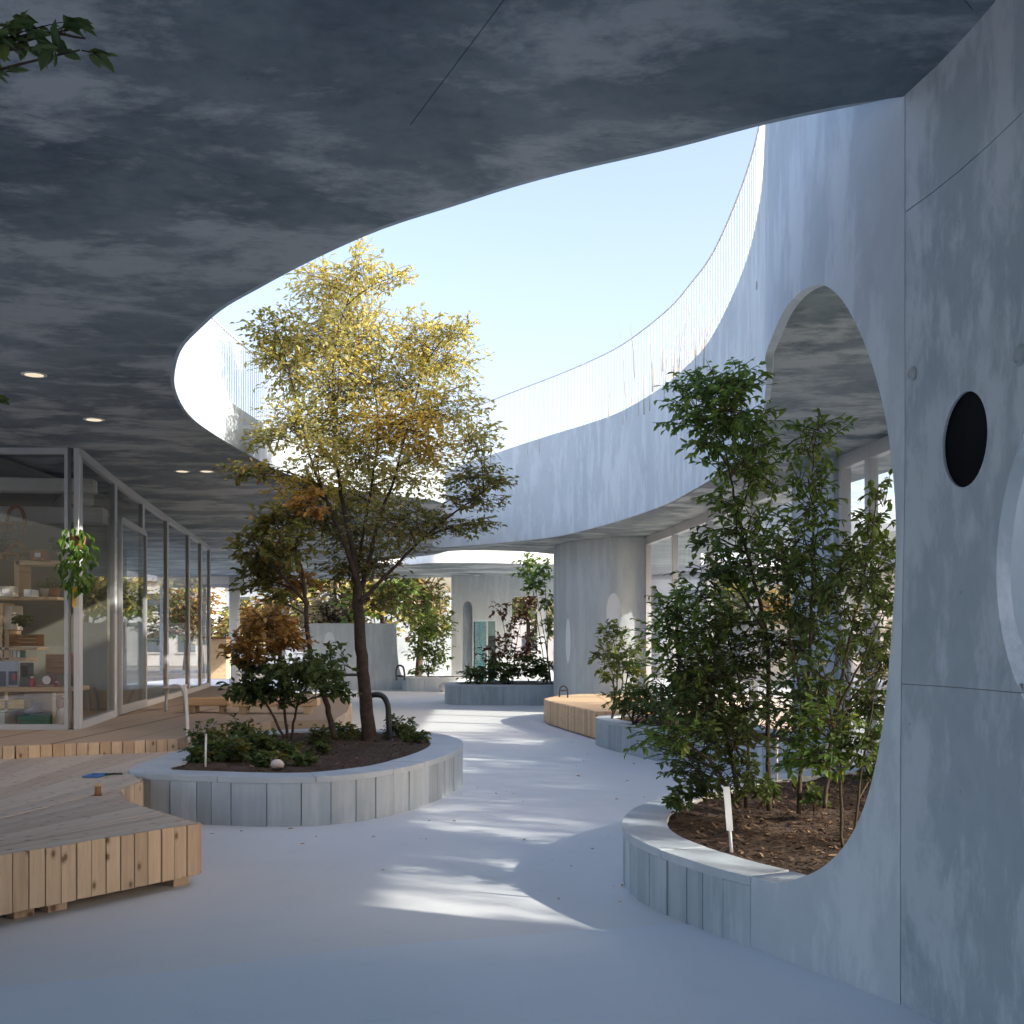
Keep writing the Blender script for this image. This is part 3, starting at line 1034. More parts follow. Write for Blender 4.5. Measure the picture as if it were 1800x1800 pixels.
# bench deck on the right
BD = empty('wooden_bench', 'curved wooden bench platform standing against the far pillar wall', 'bench', (1.6, 20, 0))
bpoly = [(.62, 21.3), (.68, 20.4), (1.08, 18.3), (1.29, 17.25), (1.9, 17.1), (2.5, 19), (2.62, 22.6), (1.9, 23.3), (1.4, 23.2), (.9, 22.5)]
v2, tr = cdt(bpoly)
V, F = slab(v2, tr, lambda x, y: (x, y, .43), lambda x, y: (x, y, .38))
mesh_obj('bench_top', V, F, M['birch'], BD)
MB().prism(offset_poly(bpoly[::-1], -.05)[::-1], .02, .379).build('bench_core', M['walnut'], BD)
board_run(BD, [(.62, 21.3), (.68, 20.4), (1.08, 18.3), (1.29, 17.25)], .02, .428, .11, M['birch'], seed=9)
board_run(BD, [(1.29, 17.25), (1.9, 17.1)], .02, .428, .11, M['birch'], seed=10)

# ------------------------------------------------------------------ glazing
def glazed(T, posts, z0, z1, mat=None, pane=None, mw=.07, md=.1, rails=(), header=.09, sill=.09):
    mat = mat or M['alu']
    pane = pane or M['glass']
    for (x, y) in posts:
        MB().box((x, y, (z0 + z1) / 2), (mw, md, z1 - z0 - .002), 0, .006).build('mullion', mat, T)
    for (a, b) in zip(posts, posts[1:]):
        a, b = np.array(a, float), np.array(b, float)
        d = b - a
        L = np.linalg.norm(d)
        an = math.atan2(d[1], d[0])
        c = (a + b) / 2
        MB().box((c[0], c[1], z1 - header / 2), (L - mw, md * .7, header), an).build('head_rail', mat, T)
        MB().box((c[0], c[1], z0 + sill / 2), (L - mw, md * .8, sill), an).build('sill_rail', mat, T)
        for r in rails:
            MB().box((c[0], c[1], r), (L - mw, md * .5, .06), an).build('transom', mat, T)
        h2 = np.array((math.cos(an), math.sin(an))) * (L - mw) / 2
        MB().add([(c[0] - h2[0], c[1] - h2[1], z0 + sill), (c[0] + h2[0], c[1] + h2[1], z0 + sill), (c[0] + h2[0], c[1] + h2[1], z1 - header), (c[0] - h2[0], c[1] - h2[1], z1 - header)], [(0, 1, 2, 3)]).build('pane', pane, T)

GF = empty('glass_facade', 'long glass facade with slim white mullions along the wooden deck', 'glass wall', (-5.6, 18, ZU))
fposts = [(-4.88, 12.8), (-5.27, 15.05), (-5.6, 17.2), (-5.95, 19.57), (-6.3, 22.1), (-6.58, 24.0), (-6.85, 25.7)]
glazed(GF, fposts, ZU, ZC, mw=.065)
GN = empty('shop_window', 'front window pane showing shelves of toys and plants at the left edge', 'window', (-6.4, 12.8, ZU))
glazed(GN, [(-7.3, 12.78), (-4.99, 12.78)], ZU, ZC, M['alu_grey'], mw=.04, header=.07, sill=.06)
# a sliding door leaf in the second bay
DR = MB()
a, b = np.array(fposts[1]), np.array(fposts[2])
d = (b - a) / np.linalg.norm(b - a)
an = math.atan2(d[1], d[0])
nn = np.array([d[1], -d[0]])
L = np.linalg.norm(b - a)
c = (a + b) / 2 + nn * .07
for tt in (-.5, .5):
    q = c + d * (L - .2) * tt
    DR.box((q[0], q[1], ZU + 1.33), (.07, .045, 2.6), an)
DR.box((c[0], c[1], ZU + 2.62), (L - .27, .045, .08), an)
DR.box((c[0], c[1], ZU + .08), (L - .27, .045, .11), an)
dd = empty('sliding_door', 'white framed sliding glass door in the second bay of the facade', 'door', (c[0], c[1], ZU))
DR.build('door_frame', M['alu_grey'], dd)
MB().box((c[0], c[1], ZU + 1.35), (L - .27, .008, 2.45), an).build('door_pane', M['glass'], dd)
q = c - d * (L * .5 - .18) + nn * .05
MB().tube([(q[0], q[1], ZU + .9), (q[0], q[1], ZU + 1.3)], .012, 6).build('door_handle', M['alu'], dd)

# right-hand glass wall beyond the arch
GR = empty('glass_wall', 'tall window wall with white frames behind the green shrubs', 'glass wall', (3.6, 14, 0))
rposts = [(4.35, 8.4), (4.16, 10.6), (3.96, 12.55), (3.88, 13.3)]
glazed(GR, rposts, 0, ZC, mw=.1, md=.14, header=.16, sill=.08)
glazed(GR, [(3.72, 14.75), (3.52, 16.6), (3.3, 19), (3.05, 21.3), (2.80, 23.4)], 0, ZC, mw=.1, md=.14, header=.16, sill=.08)
a, b = np.array((3.88, 13.36)), np.array((3.72, 14.69))
cc = (a + b) / 2
MB().box((cc[0], cc[1], 1.824), (np.linalg.norm(b - a), .22, 3.648), math.atan2((b - a)[1], (b - a)[0])).build('wall_panel', M['wall'], GR)
# pale curtain hanging behind that glass
cur = MB()
pts = []
for k in range(120):
    t = k / 119
    y = 8.2 + 5.0 * t
    pts.append((4.75 - .2 * t + .05 * math.sin(k * .9), y))
V = [(x, y, .45) for x, y in pts] + [(x, y, 1.9) for x, y in pts]
cur.add(V, [(i, i + 1, 121 + i, 120 + i) for i in range(119)])
one('curtain', cur, M['curtain'], 'beige half-height curtain behind the right-hand window', 'curtain')

# ------------------------------------------------------------------ far walls
def wall_on_curve(name, label, ctrl, z1, mat, holes, th=.2, sgn=1, panes=()):
    C = Curve(catmull(ctrl, 12))
    T = empty(name, label, 'wall', (C.at(C.L / 2)[0], C.at(C.L / 2)[1], 0))
    def f(s, z, o=0.0):
        p, t = C.at(s), C.tan(s)
        return (p[0] + t[1] * o * sgn, p[1] - t[0] * o * sgn, z)
    outer_ = dens([(0, 0), (C.L, 0), (C.L, z1), (0, z1)], .25)
    hs = []
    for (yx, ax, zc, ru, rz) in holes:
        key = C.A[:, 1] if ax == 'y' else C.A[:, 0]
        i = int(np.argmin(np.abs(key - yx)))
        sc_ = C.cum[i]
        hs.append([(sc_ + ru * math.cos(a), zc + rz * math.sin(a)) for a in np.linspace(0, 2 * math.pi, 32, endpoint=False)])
    inner_ = [(q, z) for q in np.arange(.2, C.L, .25) for z in np.arange(.4, z1, .5)]
    v2, tr = cdt(outer_, hs, inner_)
    V, F = slab(v2, tr, lambda s, z: f(s, z), lambda s, z: f(s, z, th))
    mesh_obj('wall_body', V, F, mat, T, True)
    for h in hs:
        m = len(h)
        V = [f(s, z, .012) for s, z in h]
        mesh_obj('oval_pane_or_sun_patch', V, [tuple(range(m))], M['glass_frost_or_sun_patch'], T)  # window pane; on the pillar wall also the painted sun patch
    return T

wall_on_curve('pillar_wall', 'curved grey concrete wall with an oval window and a painted oval sun patch behind the wooden bench', [(2.6, 31.5), (1.7, 29.5), (1.12, 27.6), (.96, 26.3), (1.06, 25.1), (1.4, 24.2), (1.85, 23.65), (2.35, 23.42), (2.76, 23.47)],
              ZC - .002, M['far'], [(24.65, 'y', 1.52, .15, .5), (2.1, 'x', 2.12, .16, .38)], .16, -1)  # second oval is no window: a pale patch painting in sunlight on the wall

# far left wall with an oval window, its foot sweeping out
FW = empty('blue_wall', 'bluish concrete wall with an oval window far behind the golden tree', 'wall', (-5.4, 35.9, 0))
prof = [(-6.6, 0), (-3.05, 0), (-3.25, .1), (-3.45, .32), (-3.58, .7), (-3.64, 1.3), (-3.66, 2.1), (-6.6, 2.1)]
ov = [(-5.78 + .19 * math.cos(a), 1.54 + .30 * math.sin(a)) for a in np.linspace(0, 2 * math.pi, 28, endpoint=False)]
v2, tr = cdt(prof, [ov])
V, F = slab(v2, tr, lambda x, z: (x, 35.9, z), lambda x, z: (x, 36.1, z))
mesh_obj('wall_body', V, F, M['far'], FW)
mesh_obj('oval_pane_or_sun_patch', [(x, 35.98, z) for x, z in ov], [tuple(range(28))], M['glass_frost_or_sun_patch'], FW)

# far end wall with arched niche, door and window
EW = empty('end_wall', 'pale concrete end wall with arched niche, tinted door and bright window', 'wall', (-.3, 36.6, 0))
prof = [(-1.95, 0), (3.2, 0), (3.2, ZC - .002), (-1.95, ZC - .002)]
door = [(-1.24, .02), (-.52, .02), (-.52, 2.2), (-1.24, 2.2)]
niche = [(-1.6, .3)] + [(-1.27, .3)] + [(-1.43 + .16 * math.cos(a), 2.55 + .28 * math.sin(a)) for a in np.linspace(0, math.pi, 14)]
win = []
for cx_, cz_, st in ((.70, 2.86, 0), (.12, 2.86, 90), (.12, 1.0, 180), (.70, 1.0, 270)):
    for k in range(5):
        a = R(st + k * 22.5)
        win.append((cx_ + .12 * math.cos(a), cz_ + .12 * math.sin(a)))
win2 = [(1.15, .6), (1.42, .6), (1.42, 2.9), (1.15, 2.9)]
v2, tr = cdt(prof, [door, niche, win, win2])
V, F = slab(v2, tr, lambda x, z: (x, 36.6, z), lambda x, z: (x, 36.85, z))
mesh_obj('wall_body', V, F, M['far'], EW)
mesh_obj('niche_back', [(x, 36.84, z) for x, z in niche], [tuple(range(len(niche)))], M['kerb'], EW)
dg = MB().box((-.88, 36.75, 1.11), (.7, .03, 2.16)).build('door', M['glass_green'], EW)
MB().box((-.80, 36.72, 1.11), (.05, .05, 2.14)).build('door_stile', M['alu'], dg)
MB().box((-1.22, 36.72, 1.11), (.04, .06, 2.14)).build('door_frame', M['black'], dg)

# bright boundary wall beyond the roof
one('boundary_wall', MB().box((-4.2, 44, 1.7), (6.4, .2, 3.4), 0, .01), M['kerb'], 'tall pale boundary wall in open light at the far end', 'wall')

# far left end: columns, beam and counter of the open end
EG = empty('end_window', 'wide end window with a round column looking out to autumn trees', 'window', (-9.3, 37, 0))
glazed(EG, [(-11.4, 37.0), (-10.0, 37.0), (-8.95, 37.0), (-7.42, 37.0)], ZU, ZC - .25, mw=.09, header=.12, sill=.1)
MB().box((-9.4, 37.0, ZC - .13), (4.2, .3, .24)).build('beam', M['white'], EG)
MB().lathe((-8.95, 36.7, .02), [(.17, 0), (.17, ZC - .03)], 20).build('column', M['white'], EG, True)
# ------------------------------------------------------------------ room behind the glass
RM = empty('room', 'indoor room behind the glass with pale partition and dark ceiling', 'room', (-7, 15, ZU))
MB().box((-7.3, 16.5, 1.9), (2.9, .12, 2.8)).build('partition', M['plaster'], RM)
MB().box((-8.55, 19, 2.07), (.12, 12.2, 3.1)).build('side_wall', M['plaster'], RM)
MB().box((-7.2, 15.2, 3.56), (2.6, 4.6, .1)).build('room_ceiling', M['roomdark'], RM)
for (x, y, z, sx, sy, sz_) in ((-5.9, 13.7, 3.36, 1.7, .22, .16), (-6.2, 14.6, 3.1, 1.9, .3, .2), (-5.9, 15.2, 3.3, .3, 2.0, .2)):
    MB().box((x, y, z), (sx, sy, sz_), .12 if sy < 1 else .5, .01).build('duct', M['duct'], RM)

# ------------------------------------------------------------------ plants
def leaf_block(V, F, MI, p, d, nrm, l, w, mi, fold=.25):
    d = d / (np.linalg.norm(d) + 1e-9)
    sd_ = np.cross(d, nrm)
    ln = np.linalg.norm(sd_)
    if ln < 1e-5:
        sd_ = np.cross(d, (.3, .8, .5))
        ln = np.linalg.norm(sd_)
    sd_ = sd_ / ln
    up = np.cross(sd_, d)
    n0 = len(V)
    V.append(p)
    V.append(p + d * l * .3 + sd_ * w + up * w * fold)
    V.append(p + d * l * .68 + sd_ * w * .72 + up * w * fold * .5)
    V.append(p + d * l * .97 - up * l * random.uniform(-.05, .32))
    V.append(p + d * l * .68 - sd_ * w * .72 + up * w * fold * .5)
    V.append(p + d * l * .3 - sd_ * w + up * w * fold)
    F.append((n0, n0 + 3, n0 + 2, n0 + 1))
    F.append((n0, n0 + 5, n0 + 4, n0 + 3))
    MI += [mi, mi]

def rand_ball(r):
    while True:
        v = r.uniform(-1, 1, 3)
        q = np.dot(v, v)
        if .02 < q < 1:
            return v

def bez(a, b, c, n):
    return [a * (1 - t) ** 2 + b * 2 * t * (1 - t) + c * t * t for t in np.linspace(0, 1, n)]

def plant(name, label, cat, base, stems, clumps, mats, leaf=.06, wide=.24, bark='bark', group=None, seed=0, droop=.25, twig=.003, limb=.012, flat=.75, per=8, crown='crown', stemname='trunk', spread=1.35, mult=2.6):
    """stems: polylines of (x, y, z, r); clumps: (centre xyz, (rx, ry, rz), leaves, material slot)"""
    r = np.random.default_rng(seed + 100)
    T = empty(name, label, cat, base, group)
    wood_ = MB()
    sp = []
    for st in stems:
        q = catmull([s_[:4] for s_ in st], 6)
        wood_.tube([(a[0] + r.normal(0, .004), a[1] + r.normal(0, .004), a[2]) for a in q], [max(a[3], .002) for a in q], 8)
        sp += q
    sp = np.array(sp)
    V, F, MI = [], [], []
    tw = MB()
    for (c, rad, n, mi) in clumps:
        c = np.array(c, float)
        rad = np.array(rad, float)
        dv = c - sp[:, :3]
        dist = np.linalg.norm(dv, axis=1) + np.where(dv[:, 2] < .12, 1.2 + np.abs(dv[:, 2]), 0) - dv[:, 2] * .25
        k = int(np.argmin(dist))
        a = sp[k, :3]
        mid = (a + c) / 2 + np.array((0, 0, .10 * np.linalg.norm(c - a))) + r.normal(0, .03, 3)
        path = bez(a, mid, c, 7)
        r0 = min(limb, sp[k, 3] * .75)
        tw.tube(path, [r0 * (1 - .75 * t) + .0012 for t in np.linspace(0, 1, 7)], 5, False)
        n = n * mult
        nt = max(2, int(n / per))
        for j in range(nt):
            s0_ = path[int(r.integers(2, 7))] + r.normal(0, .42, 3) * rad
            b = rand_ball(r)
            b = b / np.linalg.norm(b) ** .45
            e = c + b * rad * spread
            d = e - s0_
            ld = np.linalg.norm(d)
            m2 = (s0_ + e) / 2 + np.array((0, 0, .12 * ld))
            tp = bez(s0_, m2, e, 5)
            tw.tube(tp, [twig * 1.3, twig * 1.1, twig, twig * .8, twig * .5], 3, False)
            for i in range(per):
                t = .25 + .75 * (i + r.uniform(0, .8)) / per
                t = min(t, 1)
                p = s0_ * (1 - t) ** 2 + m2 * 2 * t * (1 - t) + e * t * t
                dr = d / (ld + 1e-6) + r.normal(0, .65, 3)
                dr[2] = dr[2] * .6 - droop * r.uniform(.2, 1.4)
                nr = np.array((r.normal(0, 1 - flat), r.normal(0, 1 - flat), 1.0)) + r.normal(0, .22, 3)
                l = leaf * r.uniform(.5, 1.35)
                leaf_block(V, F, MI, p, dr, nr, l, l * wide * r.uniform(.8, 1.2), mi)
    wood_.build(stemname, M[bark], T, True)
    tw.build('branches', M[bark], T, True)['kind'] = 'stuff'
    o = mesh_obj(crown, V, F, M[mats[0]], T)
    o['kind'] = 'stuff'
    for m in mats[1:]:
        o.data.materials.append(M[m])
    o.data.polygons.foreach_set('material_index', MI)
    return T

def cl(lst, d, r=None, seed=0):
    """clumps given as (column, row, half width, half height, leaves, slot[, shift in depth])"""
    rr = np.random.default_rng(seed)
    out = []
    for q in lst:
        dd_ = d + (q[6] if len(q) > 6 else rr.uniform(-.5, .5) * (r or .8))
        c = D(q[0], q[1], dd_)
        out.append((c, (q[2] / FP * dd_, (q[2] + q[3]) / 2 / FP * dd_ * 1.1, q[3] / FP * dd_), q[4], q[5]))
    return out

def st(lst, d):
    return [tuple(D(x, y, d + (e[0] if e else 0))) + (rr,) for x, y, rr, *e in lst]

# golden tree in the left planter
d0 = 12.7
stems = [st([(649, 1312, .085), (645, 1250, .075), (638, 1180, .068), (632, 1100, .062), (628, 1050, .056), (622, 980, .034), (606, 900, .025), (590, 800, .018), (585, 700, .012), (590, 600, .01), (630, 480, .005)], d0),
         st([(630, 1045, .034), (648, 990, .026), (664, 920, .02), (690, 850, .015), (715, 760, .011), (745, 650, .01), (770, 590, .005)], d0 + .1),
         st([(627, 1020, .03), (604, 950, .022), (574, 880, .017), (545, 800, .013), (525, 720, .009), (500, 620, .006)], d0 - .1),
         st([(632, 1060, .026), (690, 1000, .018), (740, 950, .014), (800, 900, .01), (850, 865, .007)], d0 - .2),
         st([(626, 1010, .024), (640, 930, .018), (655, 840, .014), (665, 740, .012), (650, 640, .007)], d0 + .4)]
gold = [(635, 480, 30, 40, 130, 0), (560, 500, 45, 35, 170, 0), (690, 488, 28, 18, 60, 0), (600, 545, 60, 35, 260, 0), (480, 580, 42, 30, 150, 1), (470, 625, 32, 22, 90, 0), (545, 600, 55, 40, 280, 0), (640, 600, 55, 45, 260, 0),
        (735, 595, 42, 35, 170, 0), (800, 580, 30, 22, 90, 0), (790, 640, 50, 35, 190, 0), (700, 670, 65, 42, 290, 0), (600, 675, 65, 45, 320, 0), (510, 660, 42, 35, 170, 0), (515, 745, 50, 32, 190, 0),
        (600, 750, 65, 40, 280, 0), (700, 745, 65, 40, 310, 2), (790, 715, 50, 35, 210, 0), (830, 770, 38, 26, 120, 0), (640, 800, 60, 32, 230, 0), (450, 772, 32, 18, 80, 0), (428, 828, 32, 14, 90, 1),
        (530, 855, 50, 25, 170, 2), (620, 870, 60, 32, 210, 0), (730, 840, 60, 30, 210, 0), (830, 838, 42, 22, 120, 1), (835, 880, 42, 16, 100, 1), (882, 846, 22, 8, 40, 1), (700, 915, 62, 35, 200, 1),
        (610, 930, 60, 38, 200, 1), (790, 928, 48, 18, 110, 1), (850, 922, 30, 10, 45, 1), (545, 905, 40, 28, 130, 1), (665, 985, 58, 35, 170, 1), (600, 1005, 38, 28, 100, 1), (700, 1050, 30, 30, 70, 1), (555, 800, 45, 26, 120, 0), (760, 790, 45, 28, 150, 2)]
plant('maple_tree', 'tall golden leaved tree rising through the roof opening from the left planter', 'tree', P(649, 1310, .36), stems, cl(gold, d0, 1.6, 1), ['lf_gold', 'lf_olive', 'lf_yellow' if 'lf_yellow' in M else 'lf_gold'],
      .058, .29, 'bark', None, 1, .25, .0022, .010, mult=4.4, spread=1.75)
stems = [st([(588, 1298, .035), (572, 1230, .03), (550, 1170, .027), (540, 1110, .025), (537, 1050, .022), (530, 1000, .016), (505, 940, .01), (485, 890, .005)], 12.2),
         st([(538, 1060, .02), (500, 1015, .014), (450, 970, .007)], 12.1)]
plant('slender_tree', 'slender dark leaved tree left of the golden tree trunk', 'tree', P(588, 1296, .36), stems,
      cl([(440, 950, 36, 28, 110, 0), (490, 915, 42, 30, 160, 0), (470, 985, 45, 28, 160, 0), (515, 960, 42, 32, 150, 0), (450, 1020, 36, 22, 90, 0), (520, 1020, 36, 24, 90, 1), (545, 885, 32, 22, 80, 1), (480, 1050, 30, 14, 50, 0)], 12.2, .9, 2),
      ['lf_olive', 'lf_orange'], .085, .27, 'bark', None, 2)
stems = [st([(505, 1298, .016), (500, 1240, .014), (488, 1180, .012), (470, 1120, .008)], 11.9), st([(512, 1298, .015), (522, 1240, .012), (535, 1190, .008)], 11.95), st([(500, 1298, .015), (470, 1240, .012), (440, 1190, .008)], 11.8)]
plant('autumn_shrub', 'bushy orange and green shrub at the left of the golden tree planter', 'shrub', P(505, 1298, .36), stems,
      cl([(470, 1095, 42, 26, 130, 1), (430, 1135, 36, 26, 120, 1), (500, 1125, 44, 28, 150, 1), (450, 1170, 46, 28, 180, 0), (520, 1175, 42, 28, 150, 0), (430, 1210, 36, 22, 130, 0), (490, 1215, 46, 22, 150, 0), (560, 1195, 36, 28, 110, 0), (590, 1165, 26, 30, 70, 0), (605, 1215, 22, 16, 50, 0)], 11.9, .8, 3),
      ['lf_dark', 'lf_orange'], .08, .3, 'bark', None, 3)

# green shrubs in the right planter
def shrub(label, basepx, stems, lst, d, mats, leaf, seed, **kw):
    stems = [[(q[0], q[1], q[2], q[3] * .72) for q in s_] for s_ in stems]
    return plant('green_shrub', label, 'shrub', P(basepx[0], basepx[1], .35), stems, cl(lst, d, .7, seed), mats, leaf, .26, kw.pop('bark', 'bark_grey'), 'green shrubs in the mulch planter', seed, **kw)

dA = 7.7
shrub('tallest green shrub leaning left in front of the arch', (1352, 1422),
      [st([(1352, 1425, .026), (1350, 1300, .023), (1352, 1180, .021), (1340, 1080, .019), (1318, 990, .016), (1295, 890, .012), (1275, 790, .008), (1262, 700, .004)], dA), st([(1345, 1110, .015), (1300, 1040, .011), (1260, 960, .007)], dA - .2), st([(1300, 900, .01), (1325, 820, .007), (1318, 740, .004)], dA + .2)],
      [(1275, 668, 48, 26, 120, 0), (1225, 695, 46, 28, 130, 0), (1300, 655, 25, 16, 40, 0), (1270, 720, 48, 26, 140, 0), (1190, 735, 26, 16, 50, 0), (1310, 745, 44, 28, 120, 0), (1345, 780, 26, 24, 60, 0), (1240, 775, 36, 20, 70, 0), (1305, 815, 46, 30, 120, 0), (1345, 850, 34, 26, 70, 0),
       (1275, 880, 32, 22, 60, 0), (1320, 920, 45, 30, 90, 0), (1260, 945, 34, 22, 60, 1), (1330, 990, 50, 34, 120, 0), (1240, 1000, 38, 26, 80, 1)], dA, ['lf_green', 'lf_dark'], .058, 11, droop=.5, mult=2.7, spread=1.9)
shrub('upright green shrub in the middle of the mulch planter', (1405, 1428),
      [st([(1405, 1430, .022), (1410, 1320, .019), (1420, 1180, .016), (1428, 1040, .013), (1430, 900, .009), (1428, 780, .005)], 7.4), st([(1412, 1250, .015), (1390, 1120, .011), (1385, 1020, .006)], 7.3)],
      [(1440, 745, 32, 14, 46, 0), (1418, 785, 34, 22, 60, 0), (1420, 840, 34, 22, 60, 0), (1428, 890, 36, 22, 60, 0), (1410, 945, 44, 28, 90, 0), (1380, 1000, 44, 30, 110, 1), (1440, 1010, 34, 26, 60, 0), (1400, 1065, 50, 30, 120, 1), (1370, 1120, 44, 30, 100, 1), (1440, 1110, 36, 26, 60, 0)], 7.4, ['lf_green', 'lf_dark'], .058, 12, droop=.55, mult=2.7, spread=2.0)
shrub('open green shrub at the right edge of the arch', (1448, 1418),
      [st([(1448, 1420, .02), (1462, 1300, .017), (1485, 1160, .014), (1512, 1040, .011), (1532, 940, .007), (1545, 850, .004)], 7.0), st([(1470, 1250, .012), (1520, 1150, .008), (1550, 1080, .005)], 7.0)],
      [(1545, 865, 16, 22, 26, 0), (1538, 925, 32, 22, 56, 0), (1510, 965, 40, 24, 76, 0), (1556, 985, 26, 26, 60, 0), (1490, 1015, 42, 28, 90, 1), (1548, 1040, 30, 28, 70, 0), (1470, 1060, 36, 24, 60, 1), (1530, 1110, 38, 30, 76, 1), (1558, 1160, 24, 40, 76, 1), (1490, 1150, 40, 26, 60, 0), (1550, 1230, 26, 34, 70, 1), (1500, 1240, 36, 26, 50, 0)], 7.0, ['lf_green', 'lf_dark'], .057, 13, droop=.5, mult=3.0, spread=2.0)
shrub('wide low green shrub spilling over the planter kerb', (1300, 1418),
      [st([(1300, 1420, .02), (1285, 1330, .017), (1255, 1220, .013), (1215, 1120, .008), (1180, 1060, .004)], 7.6), st([(1295, 1420, .018), (1265, 1360, .014), (1210, 1310, .009), (1150, 1300, .004)], 7.4), st([(1310, 1420, .018), (1315, 1320, .014), (1300, 1200, .01), (1275, 1110, .005)], 7.7)],
      [(1185, 1065, 40, 24, 80, 0), (1235, 1045, 44, 28, 100, 0), (1165, 1110, 36, 24, 80, 0), (1220, 1105, 50, 30, 140, 0), (1285, 1095, 46, 32, 140, 1), (1195, 1165, 48, 30, 140, 0), (1260, 1165, 54, 34, 180, 1), (1325, 1150, 44, 36, 140, 1), (1180, 1225, 44, 28, 110, 1), (1245, 1230, 54, 34, 180, 1), (1310, 1230, 50, 36, 160, 1),
       (1180, 1285, 46, 22, 110, 0), (1140, 1308, 28, 14, 50, 0), (1240, 1295, 50, 30, 140, 1), (1305, 1300, 46, 32, 120, 1), (1255, 1355, 44, 24, 90, 1), (1310, 1365, 42, 24, 80, 1), (1205, 1340, 34, 18, 60, 1)], 7.5, ['lf_green', 'lf_dark'], .057, 14, droop=.4, mult=2.2, spread=1.9)
shrub('thin leafy shrub low behind the arch pillar', (1480, 1485),
      [st([(1480, 1490, .014), (1475, 1340, .011), (1450, 1200, .007)], 6.4), st([(1500, 1480, .012), (1520, 1320, .009), (1540, 1200, .005)], 6.4)],
      [(1420, 1190, 40, 26, 60, 1), (1390, 1250, 42, 28, 76, 1), (1450, 1260, 34, 22, 40, 0), (1530, 1300, 34, 30, 60, 1), (1400, 1320, 38, 26, 60, 0), (1450, 1330, 34, 20, 40, 0), (1540, 1350, 22, 24, 40, 1)], 6.4, ['lf_green', 'lf_dark'], .057, 15, mult=4.2, spread=1.9)

# pale shrubs and ground cover beyond
def small(label, px, py, z, d, lst, mats, leaf, seed, name='shrub', group='shrubs in the far planters', bark='bark', wide=.28):
    b = D(px, py, d)
    b.z = z
    stems = []
    for q in lst[:4]:
        c = D(q[0], q[1], d)
        stems.append([tuple(b + Vector((random.uniform(-.1, .1), random.uniform(-.1, .1), 0))) + (.012,), tuple(b.lerp(c, .5) + Vector((random.uniform(-.05, .05), 0, .05))) + (.009,), tuple(c) + (.004,)])
    return plant(name, label, 'shrub', b, stems, cl(lst, d, .9, seed), mats, leaf, wide, bark, group, seed, stemname='stems')

small('loose pale green shrub beside the wooden bench', 1085, 1215, .38, 16.2, [(1075, 1110, 24, 20, 60, 0), (1110, 1135, 24, 20, 60, 0), (1065, 1150, 24, 18, 60, 0), (1095, 1165, 30, 18, 80, 0), (1120, 1175, 18, 18, 50, 0), (1070, 1185, 18, 12, 40, 0)], ['lf_light'], .085, 21)
small('low green shrub at the front of the second right planter', 1120, 1240, .38, 15.0, [(1085, 1225, 24, 16, 70, 0), (1120, 1215, 28, 18, 90, 0), (1155, 1225, 28, 20, 90, 1), (1110, 1245, 28, 12, 80, 1), (1150, 1252, 28, 14, 90, 1), (1185, 1230, 28, 22, 80, 1)], ['lf_light', 'lf_dark'], .075, 22)
small('dark green shrub behind the wide low shrub', 1230, 1250, .38, 13.5, [(1215, 1200, 34, 24, 100, 0), (1260, 1180, 34, 30, 100, 0), (1200, 1250, 30, 20, 80, 0), (1250, 1240, 38, 22, 90, 0), (1240, 1270, 38, 14, 80, 0), (1230, 1140, 26, 26, 60, 1)], ['lf_dark', 'lf_light'], .08, 23)
small('feathery green shrub in the furthest planter', 752, 1185, .44, 35.2, [(752, 1060, 24, 22, 60, 0), (745, 1100, 30, 22, 110, 0), (770, 1120, 28, 22, 100, 0), (738, 1140, 26, 20, 100, 0), (762, 1155, 30, 18, 120, 0), (775, 1045, 16, 14, 30, 1), (742, 1178, 24, 10, 60, 0), (788, 1090, 14, 16, 30, 1)], ['lf_green', 'lf_light'], .14, 24)
small('rust leaved shrub in the wide far planter', 895, 1190, .45, 28.3, [(905, 1090, 20, 20, 50, 0), (925, 1060, 16, 18, 40, 0), (880, 1070, 18, 16, 30, 0), (865, 1150, 26, 14, 60, 0), (905, 1145, 30, 12, 80, 0), (935, 1130, 20, 16, 50, 0), (890, 1120, 22, 14, 50, 0)], ['lf_red'], .11, 25)
small('low mixed ground shrub along the wide far planter', 890, 1195, .45, 27.9, [(825, 1188, 22, 12, 70, 0), (855, 1182, 22, 12, 80, 0), (885, 1180, 22, 14, 90, 0), (915, 1178, 22, 16, 90, 0), (945, 1175, 20, 18, 90, 0), (962, 1180, 10, 18, 50, 0), (870, 1165, 16, 12, 40, 1), (930, 1160, 20, 12, 40, 0)], ['lf_dark', 'lf_light'], .13, 26)
small('leafy tree at the far right under the second opening', 965, 1190, .45, 28.8, [(930, 985, 20, 14, 60, 0), (955, 1000, 16, 20, 70, 0), (940, 1030, 22, 18, 80, 0), (960, 1055, 12, 18, 50, 0), (920, 1005, 18, 10, 40, 0), (962, 1095, 10, 18, 40, 0)], ['lf_green'], .12, 27, 'young_tree', None)

